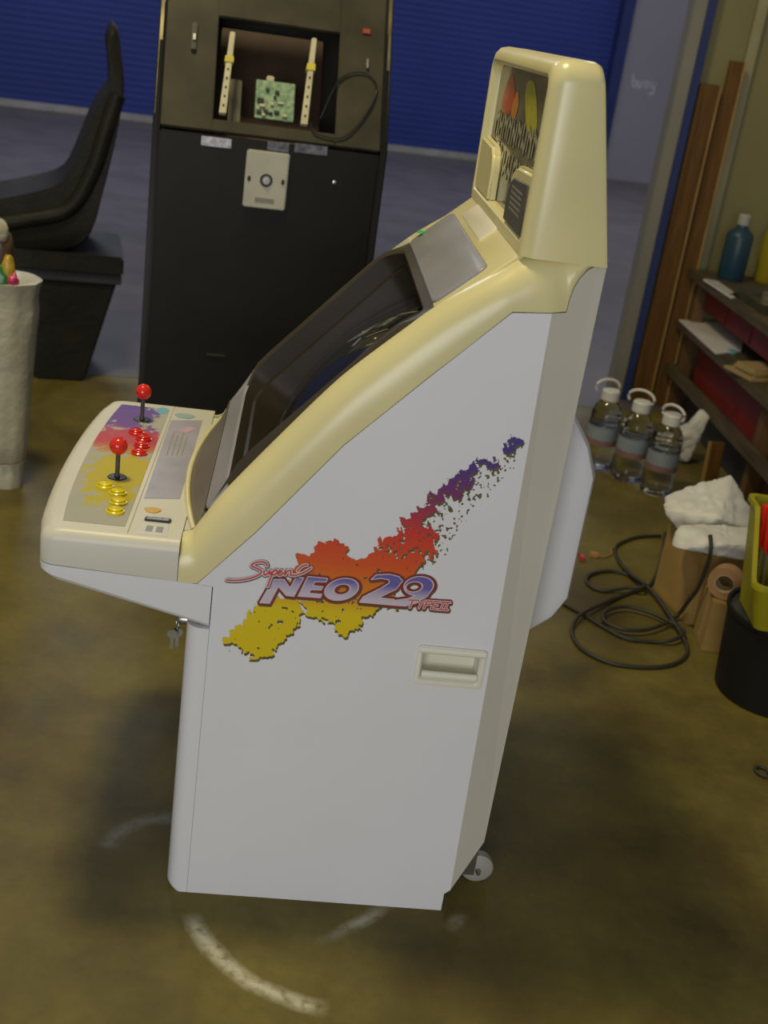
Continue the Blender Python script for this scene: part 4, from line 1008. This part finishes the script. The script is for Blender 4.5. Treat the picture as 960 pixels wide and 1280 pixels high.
# small connectors near the cabinet
for px, m, lb in (((727, 700), mat('red_connector', (0.45, 0.05, 0.04), 0.4), 'small red wire connector on the floor behind the white cabinet'), ((742, 696), mat('orange_connector', (0.42, 0.20, 0.06), 0.4), 'small orange wire connector on the floor beside the red one')):
    p = on_z(px); cn = empty('wire_connector', (p[0], p[1], 0), 1.5 if 'red' in lb.split()[1] else -0.2); tag(cn, lb, 'connector')
    box('connector_body', (-0.016, -0.009, 0.0), (0.016, 0.009, 0.018), m, cn, 0.003)
    tube('wire_tail', [(0.014, 0, 0.008), (0.04, 0.01, 0.006), (0.06, 0.05, 0.004), (0.055, 0.10, 0.004), (0.08, 0.16, 0.004)], 0.003, m if 'red' in lb else M_CABLE, cn, 6)

# black bin with the yellow crate of tools on it
bk = empty('black_bin', (1.19, 3.02, 0)); tag(bk, 'black round plastic bin on the floor under the yellow tub', 'bin')
BH = 0.262
lathe('bin_body', [(0.0, 0.0), (0.150, 0.0), (0.158, 0.006), (0.176, BH - 0.018), (0.182, BH - 0.013), (0.182, BH), (0.173, BH), (0.170, BH - 0.018), (0.150, 0.02), (0.0, 0.02)], (0, 0, 0), mat('black_bin_plastic', (0.010, 0.010, 0.008), 0.5, 0.2, 6, spec=0.2), bk, 40, 'Z', 35, (False, False))
lathe('bin_fill', [(0.0, BH - 0.005), (0.10, BH - 0.007), (0.1705, BH - 0.012)], (0, 0, 0), mat('dark_rubbish', (0.03, 0.028, 0.02), 0.7, 0.4, 20, 0.6, 25), bk, 32, 'Z', 35, (False, False))
M_YTUB = mat('yellow_tub_plastic', (0.29, 0.255, 0.008), 0.4, 0.1, 6)
tb = empty('tool_tub', (1.160, 2.98, BH)); tag(tb, 'yellow plastic tub of red-handled tools set on the black bin', 'tub')
def rr3(x, y, r, z): return [(p[0], p[1], z) for p in rrect(-x, x, -y, y, r, 5)]
def tubtop(x, y, r, dz): return [(p[0], p[1], dz + 0.305 - 0.165 * max(0.0, min(1.0, (0.03 - p[1]) / 0.13))) for p in dens(rrect(-x, x, -y, y, r, 5))]
def tubbot(x, y, r, z): return [(p[0], p[1], z) for p in dens(rrect(-x, x, -y, y, r, 5))]
loft('tub_shell', [tubbot(0.112, 0.10, 0.02, 0.0), tubtop(0.150, 0.13, 0.03, -0.012), tubtop(0.157, 0.137, 0.03, -0.010), tubtop(0.157, 0.137, 0.03, 0.003), tubtop(0.144, 0.124, 0.03, 0.003), tubbot(0.106, 0.094, 0.02, 0.012)], M_YTUB, tb, (True, True), True, 35)
TL = ['red-handled hand tool leaning on the tall wall of the yellow tub', 'red-handled hand tool between two others in the yellow tub', 'red-handled hand tool next to the blue-gripped tool in the tub', 'blue-gripped hand tool standing among the red-handled ones']
for k, (dx, dy, tx) in enumerate(((-0.078, 0.070, -0.14), (-0.072, 0.036, -0.14), (-0.066, 0.002, -0.14), (-0.058, -0.034, -0.14))):
    tl = empty('hand_tool', (tb.location.x + dx, tb.location.y + dy, BH + 0.013)); tl.rotation_euler = (0.06, tx, 0.0)
    tag(tl, TL[k], 'tool', 'tools in the yellow tub')
    lathe('tool_handle', [(0.0, 0.17), (0.011, 0.172), (0.014, 0.20), (0.012, 0.24), (0.015, 0.285), (0.012, 0.298), (0.0, 0.30)], (0, 0, 0), M_RED if k != 3 else mat('dark_blue_grip', (0.02, 0.05, 0.12), 0.4), tl, 14, 'Z', 40, (False, False))
    lathe('tool_shank', [(0.005, 0.0), (0.005, 0.172)], (0, 0, 0), M_STEEL, tl, 8)
# roll of brown paper tape leaning between box and bin
ct = empty('small_carton', (1.115, 3.285, 0)); tag(ct, 'small brown carton squeezed between the cardboard box and the black bin', 'box')
box('carton_body', (-0.085, -0.065, 0.0), (0.085, 0.065, 0.17), M_CARD, ct, 0.003); box('carton_tape', (-0.0862, -0.015, 0.02), (-0.085, 0.015, 0.17), mat('pale_tape', (0.34, 0.235, 0.10), 0.35), ct, 0)
tr_ = empty('tape_roll', (1.062, 3.262, 0.2245)); tr_.rotation_euler = (R(90), 0, R(-25)); tag(tr_, 'roll of brown tape standing on the small carton behind the black bin', 'tape roll')
lathe('tape_winding', [(0.030, -0.022), (0.052, -0.022), (0.054, 0.0), (0.052, 0.022), (0.030, 0.022)], (0, 0, 0), mat('brown_tape', (0.30, 0.165, 0.065), 0.4), tr_, 28, 'Z', 40, (False, False))
lathe('tape_core', [(0.030, 0.023), (0.027, 0.023), (0.027, -0.023), (0.030, -0.023)], (0, 0, 0), mat('core_card', (0.36, 0.27, 0.15), 0.6), tr_, 28, 'Z', 40, (False, False))

# ---- workbench along the right side
BK = -0.095
bn = empty('workbench', (1.35, 5.50, 0), math.atan(0.095)); tag(bn, 'dark wooden workbench with red drawers and a shelf by the olive wall', 'workbench')
# local axes: x to the right (away from aisle), y deeper into the hall
M_BENCH = mat('dark_bench_wood', (0.075, 0.056, 0.024), 0.55, 0.3, 4, 0.1, 30, stretch=(8, 1.2, 8))
M_BENCH2 = mat('brown_bench_leg_wood', (0.120, 0.062, 0.018), 0.55, 0.25, 4, 0.1, 30, stretch=(8, 8, 1.2))
Y0, Y1 = -1.55, 0.38
box('bench_top', (0.0, Y0, 0.685), (0.75, Y1, 0.725), M_BENCH, bn, 0.004)
box('bench_shelf', (0.0, Y0, 0.435), (0.72, Y1, 0.470), M_BENCH, bn, 0.004)
box('bench_stretcher', (0.0, Y0, 0.195), (0.05, Y1, 0.240), M_BENCH, bn, 0.004)
for y in (Y1 - 0.06, Y0):
    for x in (0.055, 0.66): box('bench_leg', (x, y, 0.0), (x + 0.06, y + 0.06, 0.684), M_BENCH2, bn, 0.003)
box('bench_leg', (0.055, -0.86, 0.0), (0.115, -0.80, 0.684), M_BENCH2, bn, 0.003)
box('bench_side_panel', (0.12, -1.25, 0.0), (0.14, -0.87, 0.434), M_BENCH2, bn, 0.003)
bn_m = Matrix.Translation(bn.location) @ Matrix.Rotation(bn.rotation_euler.z, 4, 'Z')
def bw(x, y, z): return bn_m @ Vector((x, y, z))
def bench_thing(name, x, y, z, label, cat, rz=0.0, group=None):
    e_ = empty(name, bw(x, y, z), bn.rotation_euler.z + rz); tag(e_, label, cat, group); return e_
def bplane(px, x=0.0):                                   # pixel -> local (y, z) on the bench's aisle face
    nrm = np.array([math.cos(bn.rotation_euler.z), math.sin(bn.rotation_euler.z), 0]); p0 = np.array(bw(x, 0, 0)); rr_ = ray(px)
    t = ((p0 - CC) @ nrm) / (rr_ @ nrm); q = bn_m.inverted() @ Vector(CC + t * rr_); return q.y, q.z
def bz_(px, z):                                           # pixel -> local (x, y) at height z
    q = bn_m.inverted() @ Vector(on_z(px, z)); return q.x, q.y
M_REDBX = mat('red_tool_chest_paint', (0.17, 0.014, 0.009), 0.45, 0.12, 6)
dw = box('drawer_unit', (0.10, -0.75, 0.545), (0.50, 0.30, 0.684), M_REDBX, bn, 0.004)
for k in range(3): box('drawer_front', (0.092, -0.73 + 0.345 * k, 0.555), (0.10, -0.41 + 0.345 * k, 0.675), M_REDBX, dw, 0.002)
t = bench_thing('red_crate', 0.10, -0.20, 0.0, 'red painted steel cabinet on the floor under the bench shelf', 'crate')
box('crate_body', (0, -0.58, 0), (0.45, 0.42, 0.40), M_REDBX, t, 0.006)
box('crate_rail', (-0.010, -0.58, 0.385), (0.0, 0.42, 0.405), M_BLK, t, 0.002)
box('crate_rail', (-0.010, -0.58, 0.0), (0.0, 0.42, 0.205), M_BLK, t, 0.002)
# paper on the shelf edge
zz = 0.473
pp = [bz_(p, zz) for p in ((848, 400), (932, 407), (926, 440), (895, 443))]
e_ = bench_thing('paper_sheet', pp[0][0], pp[0][1], 0.471, 'white paper sheets spread on the bench shelf', 'paper')
sheet = prism('sheet', [(a - pp[0][0], b - pp[0][1]) for a, b in pp], lambda p: (p[0], p[1], 0.0), lambda p: (p[0], p[1], 0.006), mat('white_paper', (0.56, 0.52, 0.47), 0.6, 0.05), e_)
for i, (px, nme, m, s, lb) in enumerate((((945, 468), 'card_piece', mat('tan_card', (0.33, 0.23, 0.09), 0.65), (0.10, 0.10, 0.045), 'tan cardboard piece on the bench shelf beside the paper sheets'),
                                         ((915, 440), 'blue_bottle_cap', mat('teal_plastic', (0.13, 0.30, 0.32), 0.4), (0.022, 0.022, 0.02), 'small teal plastic lid next to the paper sheets'),
                                         ((950, 430), 'dark_pouch', mat('dark_green_cloth', (0.012, 0.030, 0.012), 0.6), (0.06, 0.06, 0.07), 'dark green pouch on the bench shelf'))):
    a, b = bz_(px, 0.475)
    t = bench_thing(nme, a, b, 0.471, lb, ('cardboard', 'lid', 'pouch')[i], 0.3)
    if i == 1: lathe('lid_top', [(0.0, 0.012), (0.020, 0.012), (0.024, 0.008), (0.024, 0.0)], (0, 0, 0), m, t, 18); lathe('lid_rim', [(0.026, 0.0), (0.026, 0.004), (0.024, 0.004)], (0, 0, 0), m, t, 18, 'Z', 40, (False, False))
    elif i == 0:
        box('card_sheet', (-s[0], -s[1], 0), (s[0], s[1], 0.012), m, t, 0.002); box('card_flap', (-s[0] * .8, -s[1] * .8, 0.012), (s[0] * .9, s[1] * .7, s[2]), m, t, 0.012)
    else:
        blob('pouch_body', (0, 0, s[2] * 0.5), s[2] * 0.52, m, t, (1.1, 1.0, 0.9), 3, 0.1); box('pouch_trim', (-0.055, -0.066, 0.0), (0.055, -0.05, 0.014), mat('green_piping', (0.03, 0.16, 0.04), 0.4), t, 0.003)
# bottles and clutter on the bench top
def top_bottle(px, label, mb, mc, h, rad, fill=None):
    a, b = bz_(px, 0.726)
    t = bench_thing('bench_bottle', a, b, 0.7255, label, 'bottle', 0, 'bottles on the workbench')
    lathe('bottle_body', [(0.0, 0.0), (rad * .94, 0.0), (rad, 0.006), (rad, h * 0.66), (rad * 0.9, h * 0.72), (rad * 0.42, h * 0.80), (rad * 0.38, h * 0.85)], (0, 0, 0), mb, t, 22, 'Z', 35, (False, True))
    lathe('bottle_cap', [(rad * 0.45, h * 0.84), (rad * 0.46, h * 0.98), (rad * 0.38, h), (0, h)], (0, 0, 0), mc, t, 18, 'Z', 35, (True, False))
top_bottle((912, 349), 'blue spray bottle with a pale cap on the workbench', mat('blue_bottle_plastic', (0.014, 0.045, 0.068), 0.4), mat('grey_cap', (0.34, 0.33, 0.27), 0.5), 0.31, 0.064)
top_bottle((955, 352), 'bottle of yellow fluid on the workbench beside the blue bottle', mat('yellow_fluid', (0.27, 0.215, 0.012), 0.15), mat('grey_cap', (0.34, 0.33, 0.27), 0.5), 0.33, 0.055)
a, b = bz_((928, 375), 0.73)
t = bench_thing('parts_tray', a + 0.09, b - 0.05, 0.7255, 'dark parts tray with pale rim on the workbench edge', 'tray')
loft('tray_shell', [rr3(0.09, 0.20, 0.02, 0.0), rr3(0.10, 0.21, 0.02, 0.04), rr3(0.095, 0.205, 0.02, 0.04), rr3(0.085, 0.195, 0.02, 0.006)], mat('dark_tray', (0.055, 0.047, 0.022), 0.5, 0.3, 10), t, (True, True), True, 35)
for k in range(4): box('tray_part', (-0.06 + 0.03 * k, -0.15 + 0.08 * k, 0.006), (-0.03 + 0.03 * k, -0.09 + 0.08 * k, 0.03 + 0.008 * (k % 2)), mat('dull_parts', (0.16, 0.14, 0.09), 0.5), t, 0.003)
a, b = bz_((890, 357), 0.727)
t = bench_thing('folded_rag', a - 0.0, b - 0.05, 0.7255, 'pale folded paper along the workbench edge by the blue bottle', 'paper')
prism('rag_fold', [(-0.012, 0.16), (0.022, 0.15), (0.03, -0.20), (0.004, -0.22)], lambda p: (p[0], p[1], 0.0), lambda p: (p[0], p[1], 0.008), mat('white_paper', (0.56, 0.52, 0.47), 0.6, 0.05), t, 0.002)
prism('rag_layer', [(-0.006, 0.15), (0.05, 0.12), (0.05, -0.12), (0.01, -0.18)], lambda p: (p[0], p[1], 0.008), lambda p: (p[0], p[1], 0.014), mat('pale_rag', (0.36, 0.34, 0.28), 0.7), t, 0.002)
# short offcut leaning at the bench
q = on_z((880, 612))
e_ = empty('wood_offcut', (float(q[0]) + 0.03, float(q[1]) + 0.02, 0), 0.2); tag(e_, 'short wooden offcut leaning upright against the workbench leg', 'board')
prism('offcut_face', [(-0.03, 0), (0.028, 0), (0.028, 0.20), (-0.03, 0.20)], lambda p: (p[0], p[1] * 0.12, p[1]), lambda p: (p[0], 0.02 + p[1] * 0.12, p[1]), M_WOOD, e_, 0.002)
prism('offcut_edge', [(-0.040, 0), (-0.031, 0), (-0.031, 0.20), (-0.040, 0.20)], lambda p: (p[0], p[1] * 0.12, p[1]), lambda p: (p[0], 0.02 + p[1] * 0.12, p[1]), M_WOODE, e_, 0.001)
# stray wire loop near the right edge of the floor
p = on_z((950, 965), 0.004)
tag(tube('wire_loop', [(p[0] + 0.022 * math.cos(a) + 0.02 * (a / 7), p[1] + 0.022 * math.sin(a), 0.004 + 0.006 * (a / 7)) for a in np.linspace(0, 7.0, 26)], 0.004, M_CABLE), 'short dark wire loop on the bare floor in front of the bin', 'wire')
